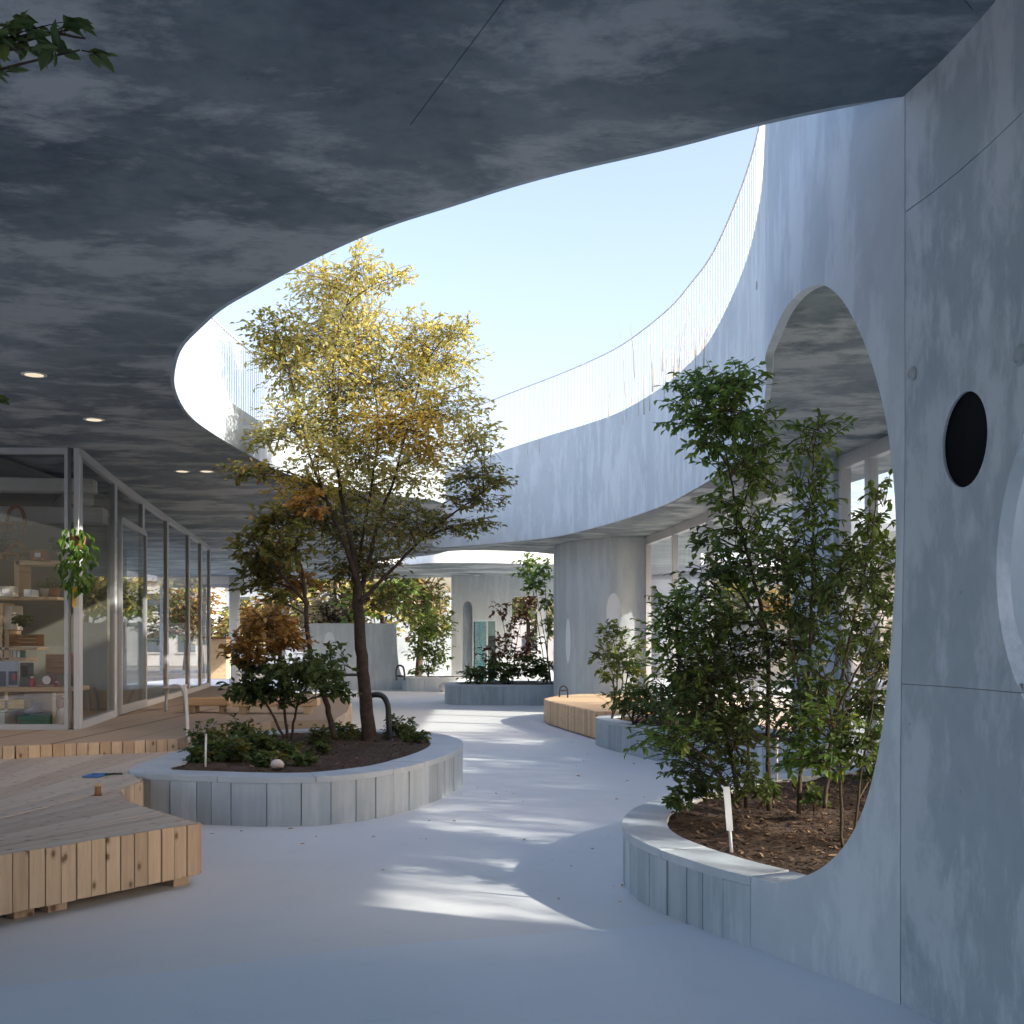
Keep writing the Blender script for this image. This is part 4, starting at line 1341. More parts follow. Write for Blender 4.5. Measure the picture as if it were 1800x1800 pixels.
# ground cover in the left planter
for i, (px, py, w, h, n) in enumerate([(365, 1300, 30, 28, 130), (400, 1320, 34, 22, 140), (450, 1310, 34, 26, 150), (350, 1330, 26, 14, 70), (425, 1285, 22, 22, 60), (500, 1320, 26, 18, 90), (610, 1290, 28, 16, 80), (700, 1280, 26, 20, 90), (560, 1295, 20, 16, 50), (470, 1335, 26, 12, 80), (530, 1338, 22, 8, 40), (730, 1295, 18, 12, 50), (560, 1315, 20, 8, 30)]):
    lab = ['upright ground plant beside the white post', 'dense ground plant near the deck corner of the planter', 'bushy ground plant in front of the autumn shrub stems', 'small ground plant at the left tip of the planter', 'tall thin ground plant behind the deck corner', 'ground plant behind the white stone', 'ground plant left of the golden tree trunk',
           'ground plant beside the black curved tube', 'ground plant at the foot of the slender tree', 'low ground plant just left of the white stone', 'small sprig right of the white stone', 'ground plant at the right tip of the planter', 'tiny sprig in the middle of the bare soil'][i]
    d_ = FP * (EYE - .36) / (py + h * .8 - HY)
    b = D(px, py, d_)
    b.z = .36
    stems = [[tuple(b) + (.006,), tuple(b.lerp(D(px + q, py - h * .5, d_), .6)) + (.005,), tuple(D(px + q * 1.3, py - h * .6, d_)) + (.002,)] for q in (-w * .5, 0, w * .5)]
    plant('ground_plant', lab, 'plant', b, stems, cl([(px, py, w, h, n, 0, 0), (px - w * .5, py - h * .3, w * .6, h * .8, n // 3, 0, 0), (px + w * .5, py - h * .2, w * .6, h * .8, n // 3, 1, 0)], d_), ['lf_dark', 'lf_olive'], .06, .3, 'bark', 'ground plants in the left planter', 40 + i, stemname='stems', limb=.005, twig=.002)

# ground cover in the right planter
for i, (px, py, w, h, n, d_) in enumerate([(1215, 1385, 30, 18, 60, 7.6), (1340, 1390, 26, 14, 50, 7.6), (1430, 1395, 20, 16, 36, 7.3), (1190, 1405, 18, 10, 30, 7.2)]):
    lab = ['dark leafy ground plant at the left rim of the mulch', 'low ground plant among the shrub stems', 'small sapling standing in the bare mulch', 'sprig hanging over the left kerb of the mulch planter'][i]
    b = D(px, py, d_)
    b.z = .35
    stems = [[tuple(b) + (.006,), tuple(D(px, py, d_)) + (.003,)]]
    plant('ground_plant', lab, 'plant', b, stems, cl([(px, py, w, h, n, 0, 0)], d_), ['lf_dark', 'lf_green'], .065, .28, 'bark', 'ground plants in the right planter', 60 + i, stemname='stems', limb=.005, twig=.002)

# dry reeds on the roof edge
def reeds(label, x, y, z, n, h, seed):
    r = np.random.default_rng(seed)
    V, F = [], []
    for _ in range(n):
        bx, by = x + r.normal(0, .35), y + r.normal(0, .35)
        hh = h * r.uniform(.35, 1.0)
        lx, ly = r.normal(0, .12) * hh, r.normal(0, .1) * hh
        w = r.uniform(.004, .009)
        n0 = len(V)
        for t in (0, .5, 1):
            px, py, pz = bx + lx * t * t, by + ly * t * t, z + hh * t
            V += [(px - w * (1 - .8 * t), py, pz), (px + w * (1 - .8 * t), py, pz)]
        F += [(n0, n0 + 1, n0 + 3, n0 + 2), (n0 + 2, n0 + 3, n0 + 5, n0 + 4)]
    o = mesh_obj('dry_grass_clump', V, F, M['reed'], None, origin=(x, y, z))
    tag(o, label, 'grass', 'dry grass clumps on the roof edge', 'stuff')
for i, (y, n, h) in enumerate([(18.6, 46, 1.3), (17.2, 60, 1.5), (19.9, 30, 1.0), (23.9, 26, .9), (15.9, 40, 1.2)]):
    p = U.at(U.s_at_y(y))
    t = U.tan(U.s_at_y(y))
    reeds(['dry grass clump behind the railing right of the middle', 'tallest dry grass clump behind the railing', 'thin dry grass clump left of the tall ones', 'sparse dry grass behind the railing above the far band', 'dry grass clump nearest the arch wall on the roof'][i], p[0] + t[1] * .45, p[1] - t[0] * .45, p[2] - .3, n, h, 300 + i)

# trees outside
def far_tree(label, px, d, ztop, w, mats, seed, n=600, leaf=.24):
    x = (px - 900) / FP * d
    b = Vector((x, d, -.03))
    stems = [[(x, d, -.03, .14), (x + .1, d, ztop * .45, .1), (x, d, ztop * .8, .04)]]
    r = np.random.default_rng(seed)
    cs = []
    for k in range(9):
        cs.append(((x + r.uniform(-.7, .7) * w, d + r.uniform(-.7, .7) * w, ztop * r.uniform(.5, .9)), (w * .5, w * .5, ztop * .16), n // 9, int(r.integers(0, len(mats)))))
    plant('garden_or_shade_tree', label, 'tree', b, stems, cs, mats, leaf, .4, 'bark', 'trees outside the far end', seed, limb=.05, twig=.02, mult=2.2)
far_tree('orange autumn tree outside the end window', 490, 47, 3.4, 1.9, ['lf_orange'], 71)
far_tree('yellow green tree outside beside the blue grey wall', 560, 45, 4.4, 1.8, ['lf_gold', 'lf_light'], 72)
far_tree('pale bare looking tree seen left of the golden trunk', 590, 42, 4.2, 1.3, ['lf_pale'], 73)
far_tree('small orange tree at the left of the end window', 430, 52, 3.2, 1.5, ['lf_orange', 'lf_gold'], 74)
far_tree('dark green tree beyond the end wall window', 925, 50, 4.0, 1.5, ['lf_dark', 'lf_pale'], 75)
far_tree('tan tree outside the far left glazing', 385, 58, 3.6, 2.0, ['lf_pale', 'lf_light'], 76)
far_tree('round green tree outside beyond the right-hand glass', 1330, 52, 5.0, 2.4, ['lf_dark', 'lf_light'], 77)
far_tree('pale green tree outside beyond the shop room', 215, 60, 4.4, 2.6, ['lf_light', 'lf_dark'], 78)

far_tree('green tree right of the golden trunk beyond the blue grey wall', 668, 40, 4.0, 1.3, ['lf_green', 'lf_gold'], 79)
far_tree('tall pale green tree above the furthest planter', 735, 41, 4.6, 1.5, ['lf_light', 'lf_pale'], 80)
far_tree('dark green tree left of the pale blue house', 325, 56, 4.2, 2.2, ['lf_dark', 'lf_orange'], 81)

# houses in the distance
def house(label, px, d, w, dep, h, mat, seed, roof=.9):
    x = (px - 900) / FP * d
    T = empty('house', label, 'house', (x, d, 0), 'houses beyond the garden')
    MB().box((x, d, h / 2), (w, dep, h)).build('wall', M[mat], T)
    V = [(x - w / 2 - .3, d - dep / 2 - .3, h), (x + w / 2 + .3, d - dep / 2 - .3, h), (x + w / 2 + .3, d + dep / 2 + .3, h), (x - w / 2 - .3, d + dep / 2 + .3, h), (x - w / 2 - .3, d, h + roof), (x + w / 2 + .3, d, h + roof)]
    mesh_obj('roof', V, [(0, 1, 5, 4), (2, 3, 4, 5), (0, 4, 3), (1, 2, 5), (3, 2, 1, 0)], M['roof_dark'], T)
    rr = random.Random(seed)
    n = max(2, int(w / 2.2))
    for fl_ in range(max(1, int(h / 2.7))):
        for k in range(n):
            wx = x - w / 2 + (k + .5) * w / n
            wz = 1.5 + fl_ * 2.7
            q = MB().box((wx, d - dep / 2 - .02, wz), (1.1, .06, 1.2)).build('window', M['window_dark'], T)
            MB().box((wx, d - dep / 2 - .06, wz - .65), (1.3, .1, .08)).build('sill', M['house_b'], q)
house('pale blue house outside the end window', 475, 85, 9, 8, 5.6, 'house_a', 1, 1.2)
house('white house left of the pale blue house', 375, 95, 10, 9, 5.4, 'house_b', 2)
house('tan house behind the yellow green tree', 590, 90, 8, 8, 5.0, 'house_c', 3)
house('white house far beyond the shop room', 215, 80, 14, 9, 5.6, 'house_b', 4)
house('white house seen through the end wall window', 930, 95, 8, 8, 5.6, 'house_b', 5)
house('pale blue house beyond the right-hand glass wall', 1220, 75, 14, 9, 5.8, 'house_a', 6)
house('tan house at the far right behind the shrubs', 1480, 60, 12, 9, 5.4, 'house_c', 7)
house('white house furthest left behind the shelves', 40, 85, 14, 9, 5.0, 'house_b', 8)

# ------------------------------------------------------------------ things in the room behind the shop window
def bx(x0, y0, x1, y1, d, dep):
    """box whose front face spans two pixel corners at a distance"""
    a, b = D(x0, y0, d), D(x1, y1, d)
    return ((a.x + b.x) / 2, d + dep / 2, (a.z + b.z) / 2), (abs(b.x - a.x), dep, abs(a.z - b.z))

SH = empty('shelf_unit', 'pale wooden shelf unit with a framed opening behind the shop window', 'shelf', (-5.7, 13.9, ZU))
for nm, q in (('shelf_board', (28, 985, 122, 993)), ('shelf_board', (-60, 1049, 100, 1054)), ('upright', (25, 985, 34, 1052)), ('shelf_board', (-60, 1138, 66, 1143)), ('upright', (8, 1108, 16, 1160)), ('shelf_board', (-60, 1156, 46, 1162)), ('upright', (-2, 1060, 4, 1210)), ('upright', (-40, 880, -34, 1210))):
    MB().box(*bx(*q, 13.9, .34), 0, .004).build(nm, M['birch'], SH)
MB().box(*bx(-60, 1064, 22, 1108, 13.95, .3), 0, .01).build('cubby_box', M['cream'], SH)
CT = empty('counter', 'long plywood counter with open cupboards under the shelves', 'counter', (-5.6, 13.6, ZU))
MB().box(*bx(-80, 1208, 124, 1216, 13.4, .6), 0, .004).build('counter_top', M['birch'], CT)
MB().box(*bx(-80, 1216, 124, 1288, 13.9, .05)).build('back_panel', M['birch'], CT)
for q in ((8, 14), (-50, -44), (92, 98)):
    MB().box(*bx(q[0], 1216, q[1], 1287, 13.45, .45)).build('side_panel', M['birch'], CT)

def crate(label, q, d, dep, mat, name='crate', slats=True):
    T = empty(name, label, name.split('_')[-1], tuple(D((q[0] + q[2]) / 2, q[3], d)))
    (c, s_) = bx(*q, d, dep)
    n = 3 if slats else 1
    for k in range(n):
        MB().box((c[0], c[1] - dep / 2 + .01, c[2] - s_[2] / 2 + (k + .5) * s_[2] / n), (s_[0], .02, s_[2] / n - .006), 0, .002).build('slat', mat, T)
        MB().box((c[0], c[1] + dep / 2 - .01, c[2] - s_[2] / 2 + (k + .5) * s_[2] / n), (s_[0], .02, s_[2] / n - .006), 0, .002).build('slat', mat, T)
    for sx in (-1, 1):
        MB().box((c[0] + sx * (s_[0] / 2 - .01), c[1], c[2]), (.018, dep - .042, s_[2]), 0, .002).build('end_panel', mat, T)
    MB().box((c[0], c[1], c[2] - s_[2] / 2 + .008), (s_[0] - .045, dep - .045, .012)).build('base', mat, T)
    return T, c, s_
crate('brown wooden planter box with a dark plant on the shelf', (17, 1115, 66, 1136), 13.8, .2, M['walnut'])
crate('tall brown wooden crate hanging at the right of the shelves', (80, 1150, 121, 1184), 13.6, .2, M['walnut'])
crate('green plastic basket on the floor under the counter', (30, 1258, 80, 1285), 13.3, .3, M['green'], 'basket')
crate('small yellow box on the left under the counter', (-6, 1230, 42, 1246), 13.45, .2, M['yellow'], 'box')

def potted(label, px, py, d, leafn, hgt, mat, potmat, seed, pot=True, leaf=.09, name='potted_plant'):
    b = D(px, py, d)
    T = empty(name, label, 'plant', tuple(b))
    if pot:
        MB().lathe(tuple(b), [(.045, 0), (.065, .09), (.07, .1), (.06, .1), (.055, .085)], 14).build('pot', M[potmat], T, True)
    r = np.random.default_rng(seed)
    V, F, MI = [], [], []
    tw = MB()
    for k in range(leafn):
        a = r.uniform(0, 6.28)
        e = np.array(b) + np.array((math.cos(a) * hgt * .5 * r.uniform(.3, 1), math.sin(a) * hgt * .4, .09 + hgt * r.uniform(.2, 1)))
        tw.tube([tuple(np.array(b) + (0, 0, .08)), tuple((np.array(b) + e) / 2 + (0, 0, .04)), tuple(e)], .003, 3, False)
        leaf_block(V, F, MI, e, np.array((math.cos(a), math.sin(a), -.2)), np.array((0, 0, 1.0)) + r.normal(0, .3, 3), leaf, leaf * .36, 0)
    tw.build('stems', M['lf_dark'], T)
    mesh_obj('leaves', V, F, M[mat], T)
    return T
potted('dark leafy plant sitting in the brown planter box', 41, 1115, 13.88, 34, .16, 'lf_dark', 'stone', 5, False)
potted('small green plant on the framed shelf', 80, 1049, 14.0, 16, .16, 'lf_green', 'stone', 6)
potted('tiny green plant at the right of the framed shelf', 97, 1049, 14.0, 10, .1, 'lf_dark', 'walnut', 7)
potted('blue green plant standing on top of the shelf unit', 110, 985, 14.0, 22, .2, 'lf_dark', 'stone', 8)
potted('dark plant at the far left on top of the shelves', 3, 985, 14.1, 24, .3, 'lf_dark', 'walnut', 9)

def chair(label, px, py, d, w, h):
    b = D(px, py, d)
    T = empty('wooden_chair', label, 'chair', tuple(b), 'small bent-wood chairs on the shelf')
    pts = [(b.x - w / 2, b.y, b.z), (b.x - w / 2, b.y, b.z + h * .55), (b.x - w * .2, b.y, b.z + h), (b.x + w * .2, b.y, b.z + h), (b.x + w / 2, b.y, b.z + h * .55), (b.x + w / 2, b.y, b.z)]
    MB().tube([tuple(q) for q in catmull(pts, 5)], .022, 6).build('back_frame', M['walnut'], T, True)
    MB().box((b.x, b.y - .12, b.z + h * .35), (w, .28, .025), 0, .006).build('seat', M['walnut'], T)
    for sx in (-1, 1):
        MB().box((b.x + sx * w * .42, b.y - .24, b.z + h * .17), (.025, .025, h * .34)).build('leg', M['walnut'], T)
chair('bent wooden chair shell upper left behind the shop window', 28, 938, 14.1, .22, .32)
chair('low arched wooden chair standing on the shelf top', 32, 985, 14.0, .24, .2)

def bottle(name, label, px, py, d, r_, h, mat, cat):
    b = D(px, py, d)
    T = empty(name, label, cat, tuple(b))
    MB().lathe(tuple(b), [(r_ * .95, 0), (r_, .01), (r_, h * .7), (r_ * .6, h * .82)], 16).build('body', M[mat], T, True)
    MB().lathe((b.x, b.y, b.z + h * .821), [(r_ * .62, 0), (r_ * .62, h * .16)], 16).build('cap', M['white'] if mat != 'white' else M['red'], T, True)
bottle('red_jar', 'red plastic jar on the counter', 57, 1208, 13.5, .035, .13, 'red', 'jar')
bottle('small_jar', 'small dark jar at the right of the counter', 99, 1208, 13.5, .028, .07, 'magenta', 'jar')
b = D(82, 1197, 13.45)
T = empty('toy_drum', 'magenta toy drum with a white round face on the counter', 'drum', tuple(D(84, 1208, 13.5)))
dm = MB()
n = 24
V = []
for yy in (0, .14):
    V += [(b.x + .06 * math.cos(a), b.y + yy, b.z + .012 + .06 * math.sin(a)) for a in np.linspace(0, 2 * math.pi, n, endpoint=False)]
dm.add(V, [(i, (i + 1) % n, n + (i + 1) % n, n + i) for i in range(n)] + [tuple(range(n, 2 * n))])
dm.build('shell', M['magenta'], T, True)
mesh_obj('drum_face', [(b.x + .052 * math.cos(a), b.y - .003, b.z + .012 + .052 * math.sin(a)) for a in np.linspace(0, 2 * math.pi, n, endpoint=False)], [tuple(range(n))], M['label'], T)
T = empty('picture_panel', 'pale blue picture panel leaning on the counter at the left', 'picture', tuple(D(14, 1208, 13.5)))
MB().box(*bx(-20, 1162, 32, 1208, 13.6, .02), 0, .003).build('board', M['paleblue'], T)
MB().box(*bx(-18, 1180, 10, 1206, 13.59, .008)).build('dark_print', M['navy'], T)
MB().box(*bx(15, 1180, 30, 1204, 13.59, .008)).build('dark_print', M['navy'], T)
MB().box(*bx(21, 1184, 27, 1196, 13.582, .006)).build('red_print', M['red'], T)
T = empty('speaker_box', 'black box beside the picture panel', 'box', tuple(D(42, 1208, 13.6)))
MB().box(*bx(35, 1165, 50, 1208, 13.62, .15), 0, .008).build('case', M['black'], T)
MB().box(*bx(37, 1170, 48, 1190, 13.612, .006)).build('grille', M['dark'], T)
T = empty('white_bin', 'white storage bin at the left end under the counter', 'bin', tuple(D(2, 1286, 13.3)))
MB().box(*bx(-20, 1252, 8, 1286, 13.35, .3), 0, .012).build('tub', M['white'], T)
MB().box(*bx(-22, 1249, 10, 1252, 13.33, .34), 0, .004).build('lid', M['cream'], T)
T = empty('cloth_doll', 'brown cloth doll hanging under the counter at the right', 'doll', tuple(D(110, 1280, 13.5)))
hd = D(106, 1232, 13.5)
MB().lathe((hd.x, hd.y, hd.z - .09), [(.02, 0), (.05, .03), (.055, .09), (.04, .13), (.012, .15)], 12).build('head', M['walnut'], T, True)
MB().lathe((hd.x + .01, hd.y, hd.z - .32), [(.075, 0), (.085, .05), (.055, .16), (.03, .235)], 12).build('dress', M['curtain'], T, True)

# hanging plant at the facade corner
HP = empty('hanging_plant', 'bright green trailing plant hanging at the corner of the facade', 'plant', tuple(D(138, 960, 12.55)))
r = np.random.default_rng(77)
c0 = D(137, 940, 12.5)
MB().tube([tuple(D(141, 800, 12.5)), tuple(D(140, 870, 12.5)), tuple(c0)], .006, 5).build('cord', M['white'], HP)
MB().lathe((c0.x, c0.y, c0.z - .16), [(.04, 0), (.075, .05), (.085, .14), (.075, .15)], 14).build('pot', M['walnut'], HP, True)
lv, lf_, lmi = [], [], []
leaf_block(lv, lf_, lmi, np.zeros(3), np.array((0, 1.0, -.1)), np.array((0, 0, 1.0)), .13, .042, 0)
leaf_me = bpy.data.meshes.new('leaf')
leaf_me.from_pydata([tuple(v) for v in lv], [], lf_)
leaf_me.materials.append(M['lf_vivid'])
for k in range(150):
    o = bpy.data.objects.new('leaf', leaf_me)
    col.objects.link(o)
    o.parent = HP
    t = r.uniform(0, 1) ** .8
    a = r.uniform(0, 6.28)
    rad = .05 + .17 * math.sin(math.pi * min(1, .15 + t * .8)) * r.uniform(.4, 1)
    o.location = Vector((c0.x + rad * math.cos(a), c0.y - .02 + rad * math.sin(a), c0.z + .08 - .72 * t)) - HP.location
    o.rotation_euler = (r.uniform(-1.5, -.5), r.uniform(-.5, .5), a - math.pi / 2 + r.normal(0, .4))
    o.scale = (.7, .8, .8)
tp = MB().box(*bx(127, 1032, 134, 1067, 12.5, .006)).build('yellow_tag', M['yellow'], HP)

# ------------------------------------------------------------------ small things in the court
lights = [(60, 658), (165, 737), (320, 828), (363, 828), (1043, 950), (838, 1011)]
labs = ['round ceiling downlight nearest the left edge', 'warm round ceiling downlight above the facade corner', 'left one of two small downlights beside the opening', 'right one of two small downlights beside the opening', 'ceiling downlight under the band above the pillar wall', 'tiny downlight over the far end wall']
for (px, py), lb in zip(lights, labs):
    p = P(px, py, ZC)
    T = empty('downlight', lb, 'ceiling light', (p.x, p.y, ZC - .006), 'recessed ceiling downlights')
    MB().lathe((p.x, p.y, ZC - .006), [(.075, 0), (.1, 0), (.102, .005), (.075, .0055)], 24).build('trim_ring', M['white'], T, True)
    n = 24
    mesh_obj('lens', [(p.x + .074 * math.cos(a), p.y + .074 * math.sin(a), ZC - .0075) for a in np.linspace(0, 2 * math.pi, n, endpoint=False)], [tuple(range(n))], M['lens'], T)

def tube_thing(name, label, cat, pts, r_, mat, part, extra=()):
    T = empty(name, label, cat, tuple(pts[0]))
    MB().tube([tuple(q) for q in catmull(pts, 6)], r_, 8).build(part, mat, T, True)
    for nm, q, rr, mm in extra:
        MB().tube([tuple(v) for v in q], rr, 8).build(nm, mm, T, True)
    return T
tube_thing('black_lamp_post', 'short black curved tube lamp beside the golden tree trunk', 'lamp', [D(684, 1300, 12.9), D(683, 1262, 12.9), D(681, 1238, 12.9), D(673, 1224, 12.9), D(660, 1221, 12.9), D(648, 1224, 12.9)], .032, M['black'], 'curved_tube',
           [('base_collar', [D(684, 1306, 12.9), D(684, 1299, 12.9)], .05, M['black'])])
tube_thing('black_frame_stool', 'small black hoop frame on the wooden bench', 'hoop', [P(983, 1225, .432), D(986, 1208, 21.9), D(991, 1206, 21.9), D(996, 1209, 21.9), P(998, 1226, .432)], .016, M['black'], 'hoop_tube',
           [('cross_tube', [D(985, 1214, 21.9), D(996, 1214, 21.9)], .01, M['black'])])
tube_thing('black_hoop', 'black hoop frame at the left of the furthest planter', 'hoop', [D(697, 1196, 34.4), D(697, 1176, 34.4), D(701, 1170, 34.4), D(708, 1172, 34.4), D(711, 1184, 34.4), D(711, 1196, 34.4)], .03, M['black'], 'hoop_tube',
           [('cross_tube', [D(697, 1188, 34.4), D(711, 1189, 34.4)], .03, M['black'])])
fr = empty('metal_stool', 'grey bent metal stool standing on the deck by the facade', 'stool', tuple(D(308, 1250, 16.5)))
for k, dd_ in enumerate((16.3, 16.65)):
    pts = [D(292, 1251, dd_), D(293, 1222, dd_), D(299, 1208, dd_), D(314, 1206, dd_), D(322, 1214, dd_), D(325, 1250, dd_)]
    MB().tube([tuple(q) for q in catmull(pts, 5)], .022, 8).build('leg_hoop', M['alu_grey'], fr, True)
a, b = D(299, 1208, 16.47), D(316, 1206, 16.47)
MB().box(((a.x + b.x) / 2, 16.47, a.z), (.24, .4, .03), 0, .008).build('seat', M['alu'], fr)
tube_thing('white_post', 'thin white post standing at the left tip of the planter', 'post', [D(331, 1306, 11.8), D(328, 1240, 11.8), D(326, 1206, 11.8)], .018, M['white'], 'post_tube', [('cap', [D(326, 1206, 11.8), D(326, 1203, 11.8)], .022, M['white'])])

for lb, x0, x1, dd_ in (('low tan wooden bench on the deck nearest the facade', 332, 404, 15.9), ('low tan wooden bench behind the autumn shrub', 412, 560, 15.7)):
    a, b = D(x0, 1240, dd_), D(x1, 1240, dd_)
    T = empty('low_bench', lb, 'bench', ((a.x + b.x) / 2, dd_, ZU), 'low wooden benches on the upper deck')
    MB().box(((a.x + b.x) / 2, dd_, ZU + .16), (b.x - a.x, .36, .11), .04, .012).build('seat_beam', M['birch'], T)
    for t in (.12, .88):
        MB().box((a.x + (b.x - a.x) * t, dd_, ZU + .0525), (.1, .28, .1), .04, .004).build('leg', M['pine'], T)
T = empty('dark_table', 'small dark table with slim legs far left of the trunk', 'table', tuple(D(592, 1235, 20.5)))
a = D(592, 1186, 20.5)
MB().box((a.x, 20.5, a.z), (.95, .6, .035), 0, .006).build('table_top', M['black'], T)
for sx in (-1, 1):
    for sy in (-1, 1):
        MB().box((a.x + sx * .42, 20.5 + sy * .25, a.z / 2 + .235), (.03, .03, a.z - .51)).build('leg', M['alu_grey'], T)
T = empty('tall_counter', 'tall wooden bar counter at the far left end', 'counter', (-8.3, 31.5, ZU))
MB().box((-8.35, 31.5, 1.62), (1.0, .6, .06), 0, .006).build('counter_top', M['walnut'], T)
MB().box((-8.1, 31.5, 1.04), (.5, .5, 1.1), 0, .01).build('cabinet', M['birch'], T)

def rock(label, p, r_, seed):
    rr = np.random.default_rng(seed)
    mb = MB()
    prof = [(.0, 0), (.7, .05), (1.0, .4), (.9, .8), (.55, 1.1), (.05, 1.2)]
    mb.lathe(tuple(p), [(max(a, .02) * r_, b * r_) for a, b in prof], 14)
    mb.v = [(x + .25 * r_ * mnoise.noise(Vector((x * 9, y * 9, z * 9))), y + .2 * r_ * mnoise.noise(Vector((x * 8, z * 9, y * 7))), z) for x, y, z in mb.v]
    one('white_stone', mb, M['stone'], label, 'stone', smooth=True)
rock('pale round stone on the soil of the left planter', P(487, 1350, .355), .065, 1)
rock('pale boulder in front of the far end wall', Vector((-1.95, 34.3, 0)), .26, 2)

# plant marker stake in the mulch
T = empty('marker_stake', 'white plant marker stake leaning in the mulch near the kerb', 'stake', tuple(P(1286, 1497, .36)))
p0, p1, p2 = D(1286, 1498, 6.05), D(1283, 1460, 6.05), D(1277, 1383, 6.05)
MB().tube([tuple(p0), tuple(p1)], .009, 6).build('spike', M['alu'], T, True)
an = math.atan2(p2.x - p1.x, p2.z - p1.z)
w_ = .017
MB().add([(p1.x - w_, p1.y - .004, p1.z), (p1.x + w_, p1.y - .004, p1.z), (p2.x + w_, p2.y - .004, p2.z), (p2.x - w_, p2.y - .004, p2.z), (p1.x - w_, p1.y + .004, p1.z), (p1.x + w_, p1.y + .004, p1.z), (p2.x + w_, p2.y + .004, p2.z), (p2.x - w_, p2.y + .004, p2.z)],
         [(0, 1, 2, 3), (7, 6, 5, 4), (0, 4, 5, 1), (1, 5, 6, 2), (2, 6, 7, 3), (3, 7, 4, 0)]).build('tag_plate', M['alu'], T)
for lb, x, y0, y1, d_ in (('thin white stake among the right shrub stems', 1365, 1300, 1365, 7.9), ('thin pale cane at the front of the left planter', 361, 1293, 1352, 9.75)):
    T = empty('thin_stake', lb, 'stake', tuple(D(x, y1, d_)))
    MB().tube([tuple(D(x, y1 + 8, d_)), tuple(D(x + 1, y0, d_))], .009, 6).build('cane', M['white'], T, True)
    MB().tube([tuple(D(x + 1, y0, d_)), tuple(D(x + 1, y0 - 3, d_))], .012, 6).build('cap', M['cream'], T, True)

# blue dustpan and a peg on the deck
p = P(168, 1366, ZD)
T = empty('dustpan', 'blue dustpan with a dark handle lying on the deck', 'dustpan', (p.x, p.y, ZD))
V = [(p.x - .08, p.y - .08, ZD + .006), (p.x + .05, p.y - .09, ZD + .006), (p.x + .07, p.y + .1, ZD + .008), (p.x - .06, p.y + .1, ZD + .008)]
mesh_obj('pan', V + [(x, y, z + .014) for x, y, z in V], [(3, 2, 1, 0), (1, 2, 6, 5), (2, 3, 7, 6), (3, 0, 4, 7)], M['blue'], T)
MB().tube([(p.x + .06, p.y + .04, ZD + .016), (p.x + .12, p.y + .08, ZD + .018), (p.x + .18, p.y + .11, ZD + .015)], .009, 7).build('handle', M['black'], T, True)
p = P(172, 1398, ZD)
T = empty('wooden_peg', 'small wooden stool peg standing at the notch of the deck', 'peg', (p.x, p.y, ZD))
MB().lathe((p.x, p.y, ZD), [(.03, 0), (.024, .02), (.02, .06)], 12).build('stem', M['walnut'], T, True)
MB().lathe((p.x, p.y, ZD + .0605), [(.026, 0), (.03, .012), (.02, .026)], 12).build('knob', M['birch'], T, True)

# potted tree just outside the left edge whose branch reaches into the picture
bx0 = Vector((-2.35, 3.55, 0))
stems = [[(bx0.x, bx0.y, .42, .03), (bx0.x + .03, bx0.y, 1.6, .024), (bx0.x + .1, bx0.y, 2.6, .018), (bx0.x + .35, bx0.y - .05, 3.05, .011), (-1.45, 3.45, 3.3, .006), (-1.28, 3.42, 3.27, .003)],
         [(bx0.x + .05, bx0.y, 1.9, .014), (-2.0, 3.5, 2.15, .008), (-1.7, 3.48, 2.22, .003)]]
TT = plant('potted_tree', 'dark leafy branch of a potted tree reaching in at the top left', 'tree', tuple(bx0), stems,
           cl([(20, 65, 34, 22, 26, 0, 0), (80, 82, 40, 10, 26, 0, 0), (140, 88, 40, 8, 20, 0, 0), (150, 46, 22, 7, 12, 0, 0), (60, 40, 30, 10, 14, 0, 0), (0, 120, 26, 10, 14, 0, 0), (-60, 80, 60, 40, 50, 0, 0), (-10, 705, 16, 12, 12, 0, 0), (-90, 300, 80, 90, 80, 0, 0)], 3.45), ['lf_dark'], .06, .26, 'bark', None, 90, mult=1.0, limb=.006, twig=.002)
MB().lathe((bx0.x, bx0.y, 0), [(.17, 0), (.24, .4), (.26, .42), (.23, .42), (.22, .38)], 24).build('pot', M['kerb'], TT, True)

# pale wall of the light court behind the round hole at the right edge
CW = empty('court_wall', 'pale wall seen through the round hole at the right edge, with an added sun-blocking side', 'wall', (2.5, 4.3, 0))
MB().box((2.6, 4.32, 1.8), (1.6, .14, 3.6), 0, .01).build('end_wall_panel', M['kerb'], CW)
MB().box((3.45, 1.4, 1.8), (.14, 5.98, 3.6), 0, .01).build('sun_block_panel', M['ring'], CW)  # added unseen wall keeping low sun out of the round hole

# added trees out of view on the right, dappling and cutting the sun
def shade_tree(label, x, y, h, w, seed):
    r = np.random.default_rng(seed)
    stems = [[(x, y, -.03, .12), (x + .1, y, h * .4, .09), (x - .1, y + .1, h * .85, .03)]]
    cs = []
    for k in range(16):
        cs.append(((x + r.uniform(-1, 1) * w, y + r.uniform(-1, 1) * w, h * r.uniform(.32, .95)), (w * .42, w * .42, h * .10), 110, int(r.integers(0, 2))))
    plant('garden_or_shade_tree', label, 'tree', (x, y, -.03), stems, cs, ['lf_light', 'lf_green'], .12, .32, 'bark', 'added unseen shade trees on the sunny side', seed, limb=.03, twig=.008, mult=2.3, spread=1.3)
shade_tree('added unseen shade tree outside to the right beside the light court', 9.2, 1.2, 6.4, 1.7, 501)
shade_tree('added unseen shade tree outside behind the right-hand glass wall', 9.6, 4.6, 6.0, 1.7, 502)
shade_tree('added unseen shade tree outside beyond the concrete panel of the glass wall', 9.4, 8.4, 6.2, 1.7, 503)
shade_tree('added unseen shade tree outside between the two middle ones on the sunny side', 9.9, 6.6, 5.6, 1.5, 505)
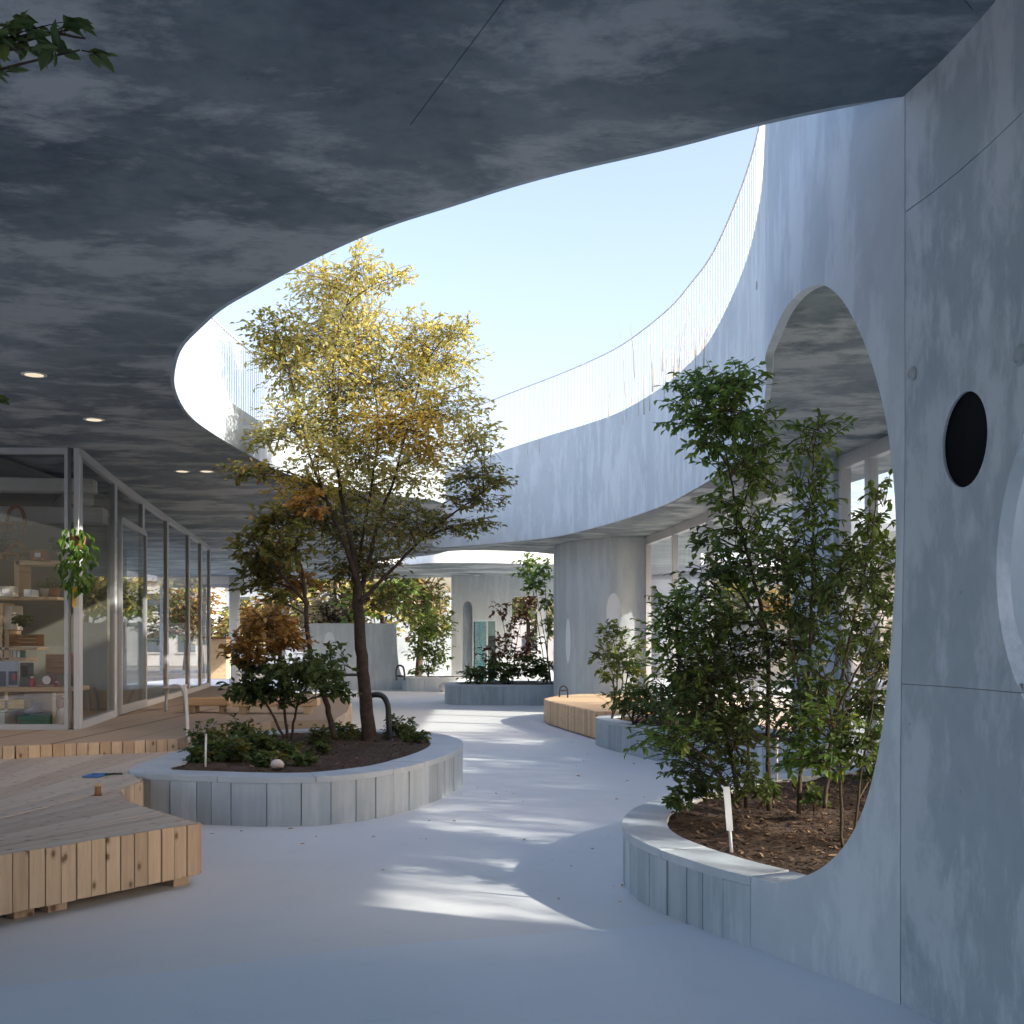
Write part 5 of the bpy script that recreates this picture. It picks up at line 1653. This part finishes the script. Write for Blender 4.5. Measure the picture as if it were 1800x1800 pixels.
shade_tree('added unseen shade tree outside opposite the second right planter', 9.6, 10.9, 6.0, 1.6, 506)
shade_tree('added unseen shade tree furthest along the right-hand glass wall', 9.8, 13.5, 6.0, 1.8, 504)

# a few fallen leaves on the floor
r = np.random.default_rng(9)
V, F, MI = [], [], []
for _ in range(48):
    q = [(-.4, 10.5, .5, 1.6), (.55, 7.4, .3, 1.2), (.9, 12, .5, 2.5), (-1.4, 8.7, .8, .25), (1.0, 16.8, .25, .6)][int(r.integers(0, 5))]
    x, y = q[0] + r.normal(0, 1) * q[2], q[1] + r.normal(0, 1) * q[3]
    if inpoly(x, y, [(p[0], p[1]) for p in LP_CTRL]) or inpoly(x, y, RP_CTRL) or inpoly(x, y, P2_CTRL) or x > 1.9 or y < 6:
        continue
    a = r.uniform(0, 6.28)
    leaf_block(V, F, MI, np.array((x, y, .008)), np.array((math.cos(a), math.sin(a), .1)), np.array((0, 0, 1.0)), r.uniform(.025, .05), r.uniform(.007, .013), 0)
o = mesh_obj('fallen_leaves', V, F, M['lf_orange'], None)
tag(o, 'few small dry leaves fallen on the pale path', 'leaves', kind='stuff')

# books, boxes and jars crowding the shelves of the shop window
bk = random.Random(21)
x = 4
k = 0
book_labels = ['red book at the left of the lower shelf', 'navy book next to the red one', 'yellow book on the lower shelf', 'pale blue book on the lower shelf', 'green book at the right of the lower shelf']
for mat, lb in zip(('red', 'navy', 'yellow', 'paleblue', 'green'), book_labels):
    w = bk.uniform(5, 8)
    T = empty('book', lb, 'book', tuple(D(x + w / 2, 1156, 13.95)), 'books on the shelf')
    hh = bk.uniform(12, 16)
    MB().box(*bx(x, 1156 - hh, x + w - .6, 1156, 13.95, .16), 0, .003).build('cover', M[mat], T)
    MB().box(*bx(x + 1, 1156 - hh + .6, x + w - 1.6, 1155.5, 13.944, .005)).build('spine_label', M['label'], T)
    x += w
for lb, q, mt in (('small white carton on the framed shelf', (42, 1036, 56, 1049), 'white'), ('tan carton at the left on the upper shelf', (-2, 1030, 20, 1049), 'cream'), ('brown carton on top of the shelf unit', (56, 966, 76, 985), 'walnut'), ('green carton on the floor at the right', (84, 1262, 104, 1286), 'green'), ('pale blue carton under the counter', (44, 1236, 62, 1254), 'paleblue')):
    T = empty('carton', lb, 'box', tuple(D((q[0] + q[2]) / 2, q[3], 13.75)), 'cartons in the shop window')
    MB().box(*bx(*q, 13.7, .2), 0, .006).build('body', M[mt], T)
    MB().box(*bx(q[0] + .25 * (q[2] - q[0]), q[1] + .3 * (q[3] - q[1]), q[2] - .25 * (q[2] - q[0]), q[3] - .3 * (q[3] - q[1]), 13.693, .006)).build('sticker', M['label'], T)
